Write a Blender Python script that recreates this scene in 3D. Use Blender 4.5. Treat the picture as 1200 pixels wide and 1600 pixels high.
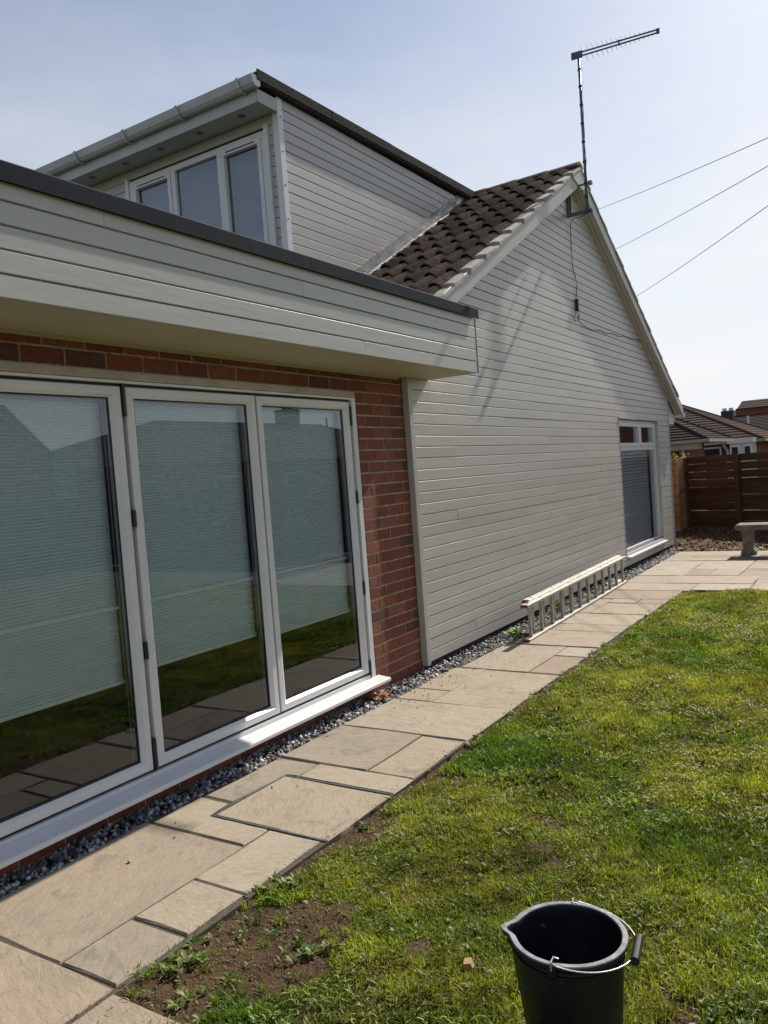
import bpy, bmesh, math, random
import numpy as np
from mathutils import Vector, Matrix

for o in list(bpy.data.objects):
    bpy.data.objects.remove(o, do_unlink=True)
scene = bpy.context.scene
COL = scene.collection
rng = random.Random(7)
nrng = np.random.default_rng(11)
R_ = math.radians

# ------------------------------------------------------------------ camera
cam = bpy.data.cameras.new("camera")
cam.sensor_fit = 'VERTICAL'; cam.sensor_height = 36.0
cam.lens = 1245.82 / 1600 * 36.0
cam.clip_start = 0.05; cam.clip_end = 2000
camo = bpy.data.objects.new("camera", cam); COL.objects.link(camo)
right = Vector((0.8412986, 0.5353031, -0.0752813))
down = Vector((-0.0399960, -0.0772411, -0.9962099))
fwd = Vector((-0.5390890, 0.8411209, -0.0435729))
m = Matrix((right, -down, -fwd)).transposed().to_4x4()
m.translation = Vector((3.1307, 0, 1.51))
camo.matrix_world = m
scene.camera = camo

# ------------------------------------------------------------------ light
SUN_DIR = Vector((0.130, 1.12, 1.0)).normalized()          # towards the sun
elev = math.asin(SUN_DIR.z); azim = math.atan2(SUN_DIR.x, SUN_DIR.y)
sl = bpy.data.lights.new("sun", 'SUN'); sl.energy = 5.0; sl.angle = R_(0.53); sl.color = (1.0, 0.93, 0.82)
so = bpy.data.objects.new("sun", sl); COL.objects.link(so)
so.rotation_euler = (-SUN_DIR).to_track_quat('-Z', 'Y').to_euler()

world = bpy.data.worlds.new("World"); scene.world = world; world.use_nodes = True
nt = world.node_tree; N = nt.nodes; L = nt.links
bg = N["Background"]
sky = N.new("ShaderNodeTexSky"); sky.sky_type = 'NISHITA'; sky.sun_disc = False
sky.sun_elevation = elev; sky.sun_rotation = azim
sky.air_density = 1.0; sky.dust_density = 0.9; sky.ozone_density = 1.0
tc = N.new("ShaderNodeTexCoord")
mp = N.new("ShaderNodeMapping"); mp.inputs["Scale"].default_value = (1.1, 1.1, 3.2)
nz = N.new("ShaderNodeTexNoise"); nz.inputs["Scale"].default_value = 2.1; nz.inputs["Detail"].default_value = 7; nz.inputs["Roughness"].default_value = 0.55
cr = N.new("ShaderNodeValToRGB"); cr.color_ramp.elements[0].position = 0.36; cr.color_ramp.elements[1].position = 0.66
sep = N.new("ShaderNodeSeparateXYZ")
mr = N.new("ShaderNodeMapRange"); mr.inputs["From Min"].default_value = 0.62; mr.inputs["From Max"].default_value = 0.0
mr.inputs["To Min"].default_value = 0.0; mr.inputs["To Max"].default_value = 1.0
mul = N.new("ShaderNodeMath"); mul.operation = 'MULTIPLY'
mul2 = N.new("ShaderNodeMath"); mul2.operation = 'MULTIPLY'; mul2.inputs[1].default_value = 0.85
mix = N.new("ShaderNodeMix"); mix.data_type = 'RGBA'
mix.inputs["B"].default_value = (9.1, 8.8, 8.4, 1)
L.new(tc.outputs["Generated"], mp.inputs["Vector"]); L.new(mp.outputs["Vector"], nz.inputs["Vector"])
L.new(nz.outputs["Fac"], cr.inputs["Fac"]); L.new(tc.outputs["Generated"], sep.inputs[0])
L.new(sep.outputs["Z"], mr.inputs["Value"]); L.new(cr.outputs["Color"], mul.inputs[0]); L.new(mr.outputs["Result"], mul.inputs[1])
L.new(mul.outputs[0], mul2.inputs[0]); L.new(mul2.outputs[0], mix.inputs["Factor"])
# thin summer haze that whitens the sky towards the horizon all round
hz = N.new("ShaderNodeMapRange"); hz.interpolation_type = 'SMOOTHSTEP'
hz.inputs["From Min"].default_value = 0.66; hz.inputs["From Max"].default_value = 0.0
hz.inputs["To Min"].default_value = 0.0; hz.inputs["To Max"].default_value = 0.88
L.new(sep.outputs["Z"], hz.inputs["Value"])
mixh = N.new("ShaderNodeMix"); mixh.data_type = 'RGBA'; mixh.inputs["B"].default_value = (7.6, 8.0, 8.7, 1)
# haze scatters light forwards: strong round the sun's side, thin on the side away from it
dt = N.new("ShaderNodeVectorMath"); dt.operation = 'DOT_PRODUCT'; dt.inputs[1].default_value = (math.sin(azim), math.cos(azim), 0)
L.new(tc.outputs["Generated"], dt.inputs[0])
fw = N.new("ShaderNodeMapRange"); fw.interpolation_type = 'SMOOTHSTEP'; fw.inputs["From Min"].default_value = -0.5; fw.inputs["From Max"].default_value = 0.75
fw.inputs["To Min"].default_value = 0.15; fw.inputs["To Max"].default_value = 1.0
L.new(dt.outputs["Value"], fw.inputs["Value"])
hm = N.new("ShaderNodeMath"); hm.operation = 'MULTIPLY'; L.new(hz.outputs["Result"], hm.inputs[0]); L.new(fw.outputs["Result"], hm.inputs[1])
L.new(hm.outputs[0], mixh.inputs["Factor"]); L.new(sky.outputs["Color"], mixh.inputs["A"])
L.new(mixh.outputs["Result"], mix.inputs["A"]); L.new(mix.outputs["Result"], bg.inputs["Color"])
bg.inputs["Strength"].default_value = 0.082

vs = scene.view_settings
vs.view_transform = 'Standard'; vs.look = 'None'; vs.gamma = 1; vs.use_curve_mapping = False; vs.exposure = 0.42
scene.render.engine = 'CYCLES'

# ------------------------------------------------------------------ helpers
class MB:
    def __init__(s): s.v = []; s.f = []
    def add(s, vs_, fs):
        b = len(s.v); s.v += [tuple(p) for p in vs_]; s.f += [tuple(i + b for i in q) for q in fs]; return s
    def box(s, x0, x1, y0, y1, z0, z1):
        return s.add([(x0,y0,z0),(x1,y0,z0),(x1,y1,z0),(x0,y1,z0),(x0,y0,z1),(x1,y0,z1),(x1,y1,z1),(x0,y1,z1)],
                     [(0,3,2,1),(4,5,6,7),(0,1,5,4),(1,2,6,5),(2,3,7,6),(3,0,4,7)])
    def prism(s, pts, vec):
        n = len(pts); a = [Vector(p) for p in pts]; b = [p + Vector(vec) for p in a]
        nrm = Vector((0, 0, 0))
        for i in range(n): nrm += a[i].cross(a[(i+1) % n])
        fl = nrm.dot(Vector(vec)) > 0
        if fl: a, b = b, a
        return s.add(a + b, [tuple(range(n)), tuple(range(2*n-1, n-1, -1))] + [(i, i+n, (i+1) % n + n, (i+1) % n) for i in range(n)])
    def tube(s, path, r, n=8, cap=True):
        path = [Vector(p) for p in path]; rings = []
        up = Vector((0, 0, 1))
        for i, p in enumerate(path):
            t = (path[min(i+1, len(path)-1)] - path[max(i-1, 0)]).normalized()
            u = t.cross(up)
            if u.length < 1e-3: u = t.cross(Vector((1, 0, 0)))
            u.normalize(); w = u.cross(t)
            rr = r[i] if isinstance(r, (list, tuple)) else r
            rings.append([p + (u*math.cos(2*math.pi*k/n) + w*math.sin(2*math.pi*k/n))*rr for k in range(n)])
        vsn = [q for ring in rings for q in ring]; fs = []
        for i in range(len(path)-1):
            for k in range(n):
                fs.append((i*n+k, i*n+(k+1) % n, (i+1)*n+(k+1) % n, (i+1)*n+k))
        if cap: fs += [tuple(range(n-1, -1, -1)), tuple((len(path)-1)*n+k for k in range(n))]
        return s.add(vsn, fs)
    def lathe(s, prof, c, n=32):
        vsn = [(c[0]+r*math.cos(2*math.pi*k/n), c[1]+r*math.sin(2*math.pi*k/n), c[2]+z) for r, z in prof for k in range(n)]
        fs = [(i*n+k, i*n+(k+1) % n, (i+1)*n+(k+1) % n, (i+1)*n+k) for i in range(len(prof)-1) for k in range(n)]
        return s.add(vsn, fs)
    def mesh(s, name, mat, bevel=0, smooth=False):
        me = bpy.data.meshes.new(name); me.from_pydata(s.v, [], s.f)
        bm = bmesh.new(); bm.from_mesh(me)
        if len(s.f) > 1: bmesh.ops.recalc_face_normals(bm, faces=bm.faces)
        if bevel:
            es = [e for e in bm.edges if len(e.link_faces) == 2 and e.calc_face_angle(0) > 0.6]
            bmesh.ops.bevel(bm, geom=es, offset=bevel, segments=1, affect='EDGES')
        bm.to_mesh(me); bm.free()
        if smooth:
            for p in me.polygons: p.use_smooth = True
        if mat: me.materials.append(mat)
        return me
    def build(s, name, mat, parent=None, bevel=0, smooth=False):
        return link(name, s.mesh(name, mat, bevel, smooth), parent)

def link(name, me, parent=None, loc=None):
    o = bpy.data.objects.new(name, me); COL.objects.link(o)
    if parent is not None:
        o.parent = parent
        if parent.parent is None and parent.type == 'EMPTY' and loc is None:
            o.location = -Vector(parent.location)
    if loc is not None: o.location = loc
    return o

def empty(name, loc=(0, 0, 0)):
    o = bpy.data.objects.new(name, None); COL.objects.link(o); o.location = loc; o.empty_display_size = 0.2
    return o

def tag(o, label=None, cat=None, group=None, kind=None):
    if label: o["label"] = label
    if cat: o["category"] = cat
    if group: o["group"] = group
    if kind: o["kind"] = kind
    return o

# ------------------------------------------------------------------ materials
def mat(name, col, rough=0.6, metal=0.0, noise=None, nscale=20, bump=0, bscale=60, rand=0, spec=None, ndetail=5, dist=0.002, stretch=(1, 1, 1), spots=None, patch=None):
    """noise: second colour mixed by noise; rand: per-object value jitter; spots: (scale, low, high, colour) wear marks"""
    mt = bpy.data.materials.new(name); mt.use_nodes = True
    nt = mt.node_tree; N = nt.nodes; L = nt.links; b = N["Principled BSDF"]
    b.inputs["Roughness"].default_value = rough; b.inputs["Metallic"].default_value = metal
    if spec is not None: b.inputs["Specular IOR Level"].default_value = spec
    geo = N.new("ShaderNodeNewGeometry"); oi = N.new("ShaderNodeObjectInfo")
    mpn = N.new("ShaderNodeMapping"); mpn.inputs["Scale"].default_value = stretch
    off = N.new("ShaderNodeVectorMath"); off.operation = 'ADD'
    sc = N.new("ShaderNodeMath"); sc.operation = 'MULTIPLY'; sc.inputs[1].default_value = 37.0
    L.new(oi.outputs["Random"], sc.inputs[0]); L.new(geo.outputs["Position"], mpn.inputs["Vector"])
    L.new(mpn.outputs["Vector"], off.inputs[0]); L.new(sc.outputs[0], off.inputs[1])
    V = off.outputs[0]
    cur = None
    def noise_(s, d=5, r=0.6):
        n = N.new("ShaderNodeTexNoise"); n.inputs["Scale"].default_value = s; n.inputs["Detail"].default_value = d; n.inputs["Roughness"].default_value = r
        L.new(V, n.inputs["Vector"]); return n.outputs["Fac"]
    def mx(fac, a, bb):
        x = N.new("ShaderNodeMix"); x.data_type = 'RGBA'
        if isinstance(fac, float): x.inputs["Factor"].default_value = fac
        else: L.new(fac, x.inputs["Factor"])
        if isinstance(a, tuple): x.inputs["A"].default_value = (*a, 1)
        else: L.new(a, x.inputs["A"])
        if isinstance(bb, tuple): x.inputs["B"].default_value = (*bb, 1)
        else: L.new(bb, x.inputs["B"])
        return x.outputs["Result"]
    def ramp(f, lo, hi):
        r = N.new("ShaderNodeMapRange"); r.inputs["From Min"].default_value = lo; r.inputs["From Max"].default_value = hi
        L.new(f, r.inputs["Value"]); return r.outputs["Result"]
    cur = tuple(col)
    if noise is not None: cur = mx(ramp(noise_(nscale, ndetail), 0.33, 0.67), cur, tuple(noise))
    if patch is not None: cur = mx(ramp(noise_(patch[0], 3), patch[1], patch[2]), cur, tuple(patch[3]))
    if spots is not None: cur = mx(ramp(noise_(spots[0], 6, 0.7), spots[1], spots[2]), cur, tuple(spots[3]))
    if rand:
        hs = N.new("ShaderNodeHueSaturation")
        r = N.new("ShaderNodeMapRange"); r.inputs["To Min"].default_value = 1-rand; r.inputs["To Max"].default_value = 1+rand
        L.new(oi.outputs["Random"], r.inputs["Value"]); L.new(r.outputs["Result"], hs.inputs["Value"])
        if isinstance(cur, tuple): hs.inputs["Color"].default_value = (*cur, 1)
        else: L.new(cur, hs.inputs["Color"])
        cur = hs.outputs["Color"]
    if isinstance(cur, tuple): b.inputs["Base Color"].default_value = (*cur, 1)
    else: L.new(cur, b.inputs["Base Color"])
    if bump:
        bp = N.new("ShaderNodeBump"); bp.inputs["Strength"].default_value = bump; bp.inputs["Distance"].default_value = dist
        L.new(noise_(bscale, 6, 0.65), bp.inputs["Height"]); L.new(bp.outputs["Normal"], b.inputs["Normal"])
    return mt

def mat_random(name, cols, rough=0.9, bump=0.5, bscale=80, dist=0.003, grime=0.6):
    """per-object colour picked from a ramp, with fine mottling"""
    mt = bpy.data.materials.new(name); mt.use_nodes = True
    nt = mt.node_tree; N = nt.nodes; L = nt.links; b = N["Principled BSDF"]; b.inputs["Roughness"].default_value = rough
    oi = N.new("ShaderNodeObjectInfo"); cr = N.new("ShaderNodeValToRGB"); cr.color_ramp.interpolation = 'CONSTANT'
    e = cr.color_ramp.elements
    e[0].color = (*cols[0], 1); e[1].position = 1/len(cols); e[1].color = (*cols[1], 1)
    for i in range(2, len(cols)):
        q = e.new(i/len(cols)); q.color = (*cols[i], 1)
    L.new(oi.outputs["Random"], cr.inputs["Fac"])
    geo = N.new("ShaderNodeNewGeometry"); n1 = N.new("ShaderNodeTexNoise"); n1.inputs["Scale"].default_value = 28; n1.inputs["Detail"].default_value = 8; n1.inputs["Roughness"].default_value = 0.7
    L.new(geo.outputs["Position"], n1.inputs["Vector"])
    r = N.new("ShaderNodeMapRange"); r.inputs["From Min"].default_value = 0.3; r.inputs["From Max"].default_value = 0.7
    r.inputs["To Min"].default_value = grime; r.inputs["To Max"].default_value = 1.25
    L.new(n1.outputs["Fac"], r.inputs["Value"])
    hs = N.new("ShaderNodeHueSaturation"); L.new(r.outputs["Result"], hs.inputs["Value"]); L.new(cr.outputs["Color"], hs.inputs["Color"])
    L.new(hs.outputs["Color"], b.inputs["Base Color"])
    n2 = N.new("ShaderNodeTexNoise"); n2.inputs["Scale"].default_value = bscale; n2.inputs["Detail"].default_value = 6; L.new(geo.outputs["Position"], n2.inputs["Vector"])
    bp = N.new("ShaderNodeBump"); bp.inputs["Strength"].default_value = bump; bp.inputs["Distance"].default_value = dist
    L.new(n2.outputs["Fac"], bp.inputs["Height"]); L.new(bp.outputs["Normal"], b.inputs["Normal"])
    return mt

def mat_slab():
    """riven sandstone: a tone per slab, cloudy mottling, pale meandering riven ridges, dark hairline steps"""
    mt = bpy.data.materials.new("riven_sandstone"); mt.use_nodes = True
    nt = mt.node_tree; N = nt.nodes; L = nt.links; b = N["Principled BSDF"]; b.inputs["Roughness"].default_value = .8; b.inputs["Specular IOR Level"].default_value = .3
    oi = N.new("ShaderNodeObjectInfo"); cr = N.new("ShaderNodeValToRGB"); cr.color_ramp.interpolation = 'CONSTANT'
    cols = [(0.33, 0.28, 0.21), (0.27, 0.205, 0.15), (0.345, 0.295, 0.225), (0.30, 0.245, 0.185), (0.32, 0.265, 0.195), (0.315, 0.255, 0.185), (0.275, 0.235, 0.185)]
    e = cr.color_ramp.elements; e[0].color = (*cols[0], 1); e[1].position = 1/len(cols); e[1].color = (*cols[1], 1)
    for i in range(2, len(cols)):
        q = e.new(i/len(cols)); q.color = (*cols[i], 1)
    L.new(oi.outputs["Random"], cr.inputs["Fac"])
    geo = N.new("ShaderNodeNewGeometry"); sc = N.new("ShaderNodeMath"); sc.operation = 'MULTIPLY'; sc.inputs[1].default_value = 23.0
    L.new(oi.outputs["Random"], sc.inputs[0])
    rotn = N.new("ShaderNodeVectorRotate"); rotn.rotation_type = 'Z_AXIS'; L.new(geo.outputs["Position"], rotn.inputs["Vector"]); L.new(sc.outputs[0], rotn.inputs["Angle"])
    off = N.new("ShaderNodeVectorMath"); off.operation = 'ADD'; L.new(rotn.outputs[0], off.inputs[0]); L.new(sc.outputs[0], off.inputs[1])
    st = N.new("ShaderNodeMapping"); st.inputs["Scale"].default_value = (1, 2.3, 1); L.new(off.outputs[0], st.inputs["Vector"])
    def nz(s_, d, r, dis, v=None):
        n = N.new("ShaderNodeTexNoise"); n.inputs["Scale"].default_value = s_; n.inputs["Detail"].default_value = d; n.inputs["Roughness"].default_value = r; n.inputs["Distortion"].default_value = dis
        L.new(v or off.outputs[0], n.inputs["Vector"]); return n.outputs["Fac"]
    def rg(f, a, b_, c=0, d=1):
        r = N.new("ShaderNodeMapRange"); r.inputs["From Min"].default_value = a; r.inputs["From Max"].default_value = b_; r.inputs["To Min"].default_value = c; r.inputs["To Max"].default_value = d
        L.new(f, r.inputs["Value"]); return r.outputs["Result"]
    def mx(f, a, b_):
        x = N.new("ShaderNodeMix"); x.data_type = 'RGBA'; L.new(f, x.inputs["Factor"]); L.new(a, x.inputs["A"])
        if isinstance(b_, tuple): x.inputs["B"].default_value = (*b_, 1)
        else: L.new(b_, x.inputs["B"])
        return x.outputs["Result"]
    def m2(op, a, b_):
        x = N.new("ShaderNodeMath"); x.operation = op; L.new(a, x.inputs[0])
        if isinstance(b_, float): x.inputs[1].default_value = b_
        else: L.new(b_, x.inputs[1])
        return x.outputs[0]
    terr = nz(2.6, 4, .55, 1.2, st.outputs[0])           # riven terraces
    big = nz(3.2, 4, .6, .4); fine = nz(70, 5, .7, 0); mid = nz(14, 6, .65, .6, st.outputs[0])
    steps = m2('FRACT', m2('MULTIPLY', terr, 9.0), 0.0)
    edge = rg(steps, .93, 1.0); gate = rg(nz(5.5, 3, .5, 0), .50, .60); edge = m2('MULTIPLY', edge, gate)
    hs = N.new("ShaderNodeHueSaturation"); L.new(cr.outputs["Color"], hs.inputs["Color"])
    val = m2('ADD', rg(big, .3, .7, .33, .56), rg(mid, .3, .7, .38, .60)); val = m2('ADD', val, rg(fine, .3, .7, .0, .10)); L.new(val, hs.inputs["Value"])
    c = mx(rg(big, .50, .72, 0, .28), hs.outputs["Color"], (0.26, 0.185, 0.13))
    c = mx(m2('MULTIPLY', rg(nz(5, 6, .65, 1.5), .56, .70), .6), c, (0.15, 0.125, 0.105))
    c = mx(m2('MULTIPLY', rg(nz(38, 4, .7, .5), .66, .72), .5), c, (0.09, 0.075, 0.06))
    c = mx(m2('MULTIPLY', edge, .55), c, (0.40, 0.34, 0.26))
    L.new(c, b.inputs["Base Color"])
    h = m2('ADD', m2('MULTIPLY', m2('FLOOR', m2('MULTIPLY', terr, 9.0), 0.0), .22), m2('MULTIPLY', mid, .35)); h = m2('ADD', h, m2('MULTIPLY', fine, .10))
    bp = N.new("ShaderNodeBump"); bp.inputs["Strength"].default_value = .8; bp.inputs["Distance"].default_value = .016
    L.new(h, bp.inputs["Height"]); L.new(bp.outputs["Normal"], b.inputs["Normal"])
    return mt

def mat_attr(name, rough=0.8, transl=0.0, spec=0.3):
    mt = bpy.data.materials.new(name); mt.use_nodes = True
    nt = mt.node_tree; N = nt.nodes; L = nt.links; b = N["Principled BSDF"]
    b.inputs["Roughness"].default_value = rough; b.inputs["Specular IOR Level"].default_value = spec
    at = N.new("ShaderNodeAttribute"); at.attribute_name = "tint"
    L.new(at.outputs["Color"], b.inputs["Base Color"])
    if transl:
        tr = N.new("ShaderNodeBsdfTranslucent"); ms = N.new("ShaderNodeMixShader"); ms.inputs[0].default_value = transl
        hs = N.new("ShaderNodeHueSaturation"); hs.inputs["Value"].default_value = 1.5; hs.inputs["Saturation"].default_value = 1.1; hs.inputs["Hue"].default_value = 0.485
        L.new(at.outputs["Color"], hs.inputs["Color"])
        L.new(hs.outputs["Color"], tr.inputs["Color"])
        L.new(b.outputs[0], ms.inputs[1]); L.new(tr.outputs[0], ms.inputs[2]); L.new(ms.outputs[0], N["Material Output"].inputs["Surface"])
    return mt

def mat_glass(name, tint=(0.8, 0.88, 0.87), boost=2.0, rough=0.0):
    """double glazing: fresnel reflection over a lightly tinted see-through pane"""
    mt = bpy.data.materials.new(name); mt.use_nodes = True
    nt = mt.node_tree; N = nt.nodes; L = nt.links; N.remove(N["Principled BSDF"])
    gl = N.new("ShaderNodeBsdfGlossy"); gl.inputs["Roughness"].default_value = rough; gl.inputs["Color"].default_value = (0.86, 0.92, 1.0, 1)
    tr = N.new("ShaderNodeBsdfTransparent"); tr.inputs["Color"].default_value = (*tint, 1)
    fr = N.new("ShaderNodeFresnel"); fr.inputs["IOR"].default_value = 1.5
    mu = N.new("ShaderNodeMath"); mu.operation = 'MULTIPLY'; mu.inputs[1].default_value = boost; mu.use_clamp = True
    ms = N.new("ShaderNodeMixShader")
    L.new(fr.outputs[0], mu.inputs[0]); L.new(mu.outputs[0], ms.inputs[0]); L.new(tr.outputs[0], ms.inputs[1]); L.new(gl.outputs[0], ms.inputs[2])
    L.new(ms.outputs[0], N["Material Output"].inputs["Surface"])
    return mt

M = {}
M['clad'] = mat("cladding_paint", (0.455, 0.435, 0.40), 0.38, noise=(0.49, 0.468, 0.428), nscale=3, bump=0.35, bscale=14, dist=0.004, rand=0.05, stretch=(1, .25, 1.6), spec=0.5, spots=(9, .68, .9, (0.36, 0.34, 0.30)))
M['trim'] = mat("trim_paint", (0.44, 0.43, 0.40), 0.4, noise=(0.40, 0.39, 0.36), nscale=4, bump=0.15, bscale=30)
M['soffit'] = mat("soffit_paint", (0.47, 0.42, 0.28), 0.55, noise=(0.43, 0.38, 0.25), nscale=2, bump=0.1, bscale=40)
M['lintel'] = mat("lintel_paint", (0.48, 0.43, 0.36), 0.6, noise=(0.36, 0.31, 0.25), nscale=6, bump=0.3, bscale=40)
M['upvc'] = mat("white_frame", (0.70, 0.70, 0.71), 0.28, noise=(0.64, 0.64, 0.64), nscale=3, spots=(14, .66, .95, (0.6, 0.58, 0.53)))
M['guttershade'] = mat("shaded_gutter_plastic", (0.50, 0.51, 0.53), 0.45, noise=(0.42, 0.43, 0.44), nscale=3, spots=(10, .62, .85, (0.33, 0.33, 0.31)))  # white plastic greyed so the colour carries the dormer's shade; spots are weathering
M['gasket'] = mat("black_gasket", (0.012, 0.012, 0.014), 0.5)
M['hinge'] = mat("black_hinge", (0.02, 0.02, 0.025), 0.35)
M['brick'] = mat_random("brick_face", [(0.19, 0.052, 0.028), (0.23, 0.066, 0.034), (0.18, 0.048, 0.028), (0.20, 0.056, 0.031), (0.25, 0.076, 0.040), (0.115, 0.046, 0.032), (0.20, 0.055, 0.03), (0.22, 0.066, 0.037), (0.17, 0.048, 0.029), (0.205, 0.058, 0.032), (0.24, 0.085, 0.048), (0.21, 0.06, 0.033), (0.18, 0.052, 0.03), (0.22, 0.07, 0.038)], 0.85, 0.9, 70, 0.004, 0.6)
M['mortar'] = mat("mortar", (0.50, 0.41, 0.31), 0.95, noise=(0.28, 0.22, 0.16), nscale=25, bump=0.6, bscale=150)
M['coping'] = mat("coping_metal", (0.020, 0.024, 0.032), 0.85, noise=(0.028, 0.031, 0.04), nscale=8, bump=0.1, bscale=60, spec=.12)
M['felt'] = mat("mineral_felt", (0.014, 0.014, 0.014), 1.0, spec=.1, noise=(0.085, 0.08, 0.072), nscale=55, bump=0.8, bscale=200, ndetail=2)
M['tile'] = mat("roof_tile", (0.17, 0.108, 0.074), 0.72, spec=.16, noise=(0.36, 0.255, 0.18), nscale=22, bump=0.9, bscale=70, rand=0.32, dist=0.004, spots=(13, .6, .8, (0.05, 0.035, 0.026)))
M['verge'] = mat("verge_mortar", (0.42, 0.39, 0.33), 0.9, noise=(0.24, 0.22, 0.19), nscale=11, bump=0.9, bscale=30, dist=0.01, spots=(20, .58, .75, (0.14, 0.13, 0.11)))
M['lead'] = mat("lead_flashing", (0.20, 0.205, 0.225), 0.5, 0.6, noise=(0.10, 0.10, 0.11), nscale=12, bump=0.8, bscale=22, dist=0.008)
M['leadglint'] = mat("glint_white_lead", (0.88, 0.89, 0.90), 0.3, 0.35, noise=(0.7, 0.7, 0.7), nscale=18, bump=0.5, bscale=40, dist=0.004)  # near-white base colour paints the sun glints beside the dormer and ridge
M['slab'] = mat_slab()
M['joint'] = mat("joint_dirt", (0.105, 0.082, 0.056), 0.95, noise=(0.045, 0.036, 0.026), nscale=60, bump=0.8, bscale=120)
M['soil'] = mat("soil", (0.070, 0.042, 0.025), 0.95, noise=(0.13, 0.082, 0.050), nscale=9, bump=1.0, bscale=45, dist=0.03, spec=.15, spots=(60, .62, .75, (0.16, 0.11, 0.07)))
M['gravelbed'] = mat("gravel_bed", (0.035, 0.035, 0.035), 0.95, bump=1, bscale=120)
M['stone'] = mat_attr("slate_chip", 0.75)
M['grass'] = mat_attr("grass_blade", 0.55, 0.35, 0.3)
M['leaf'] = mat_attr("leaf", 0.55, 0.3, 0.35)
M['leafdry'] = mat_attr("dry_leaf", 0.8, 0.1)
M['fence'] = mat("fence_stain", (0.115, 0.054, 0.030), 0.8, spec=.2, noise=(0.055, 0.028, 0.017), nscale=3, bump=0.5, bscale=25, rand=0.18, stretch=(.3, .3, 3))
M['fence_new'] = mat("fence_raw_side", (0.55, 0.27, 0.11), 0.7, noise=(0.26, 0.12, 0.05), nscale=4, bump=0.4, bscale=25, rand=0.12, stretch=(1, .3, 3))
M['bench'] = mat("weathered_stone", (0.25, 0.23, 0.18), 0.95, noise=(0.13, 0.12, 0.09), nscale=14, bump=0.9, bscale=60, dist=0.008, spots=(25, .6, .8, (0.07, 0.07, 0.05)))
M['alu'] = mat("ladder_aluminium", (0.50, 0.48, 0.45), 0.45, 0.8, noise=(0.34, 0.32, 0.29), nscale=15, bump=0.2, bscale=60, spots=(25, .62, .8, (0.75, 0.74, 0.7)))
M['redcap'] = mat("red_rubber", (0.24, 0.06, 0.045), 0.7, noise=(0.14, 0.05, 0.04), nscale=40)
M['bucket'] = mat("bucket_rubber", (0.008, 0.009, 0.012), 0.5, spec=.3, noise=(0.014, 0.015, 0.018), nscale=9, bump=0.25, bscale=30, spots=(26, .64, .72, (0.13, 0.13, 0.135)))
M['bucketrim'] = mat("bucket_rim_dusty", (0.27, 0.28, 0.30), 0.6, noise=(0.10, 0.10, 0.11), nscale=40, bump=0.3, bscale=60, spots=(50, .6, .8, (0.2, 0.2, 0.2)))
M['wire'] = mat("galvanised_wire", (0.55, 0.54, 0.52), 0.35, 0.85)
M['mast'] = mat("mast_metal", (0.20, 0.21, 0.25), 0.4, 0.7)
M['aerial'] = mat("aerial_metal", (0.09, 0.11, 0.15), 0.4, 0.6)
M['galv'] = mat("bracket_metal", (0.20, 0.22, 0.26), 0.5, 0.6, noise=(0.13, 0.14, 0.17), nscale=30)
M['black'] = mat("black_plastic", (0.012, 0.012, 0.013), 0.5)
M['blind'] = mat("pleated_fabric", (0.74, 0.79, 0.77), 0.85)
M['rail'] = mat("blind_rail", (0.92, 0.91, 0.84), 0.4)
M['slat'] = mat("blind_slat", (0.90, 0.95, 0.96), 0.5)
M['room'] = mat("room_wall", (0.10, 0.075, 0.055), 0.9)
M['glass'] = mat_glass("door_glass", (0.92, 0.96, 0.98), 2.1)
M['glassD'] = mat_glass("window_glass", (0.55, 0.62, 0.66), 3.6)
M['wood'] = mat("cut_wood", (0.45, 0.27, 0.14), 0.8, noise=(0.33, 0.19, 0.09), nscale=30, stretch=(1, 6, 1))
M['redbrickfar'] = mat("distant_brick", (0.22, 0.09, 0.055), 0.9, noise=(0.15, 0.06, 0.04), nscale=10)
M['tilefar'] = mat("distant_tile", (0.10, 0.070, 0.055), 1.0, spec=.05, noise=(0.07, 0.052, 0.042), nscale=6, rand=0.12)
M['tilefar2'] = mat("distant_dark_tile", (0.062, 0.047, 0.04), 1.0, spec=.05, noise=(0.05, 0.04, 0.035), nscale=6, rand=0.1)
M['darkwall'] = mat("dark_board", (0.05, 0.05, 0.06), 0.8)
M['bark'] = mat("bark", (0.10, 0.07, 0.05), 0.9, bump=0.6, bscale=30)
M['plinth'] = mat("plinth_brick", (0.06, 0.038, 0.03), 0.95, noise=(0.03, 0.022, 0.02), nscale=12)
M['render'] = mat("render_wall", (0.40, 0.36, 0.30), 0.9, noise=(0.32, 0.29, 0.24), nscale=3)

# ------------------------------------------------------------------ ground sheets
def grid_mesh(x0, x1, y0, y1, nx, ny, zf):
    xs = np.linspace(x0, x1, nx+1); ys = np.linspace(y0, y1, ny+1)
    mb = MB(); mb.v = [(x, y, zf(x, y)) for y in ys for x in xs]
    mb.f = [(j*(nx+1)+i, j*(nx+1)+i+1, (j+1)*(nx+1)+i+1, (j+1)*(nx+1)+i) for j in range(ny) for i in range(nx)]
    return mb
def far_z(x, y):
    d = max(0, y-19, -x-14, x-60)
    return -0.06 - min(1.2, 0.12*d)
M['farground'] = mat("far_ground", (0.10, 0.10, 0.05), 0.95, noise=(0.06, 0.075, 0.03), nscale=0.6)
tag(grid_mesh(-900, 900, -900, 900, 120, 120, lambda x, y: far_z(x, y) - 0.02).build("ground", M['farground']), kind="structure")

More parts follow.
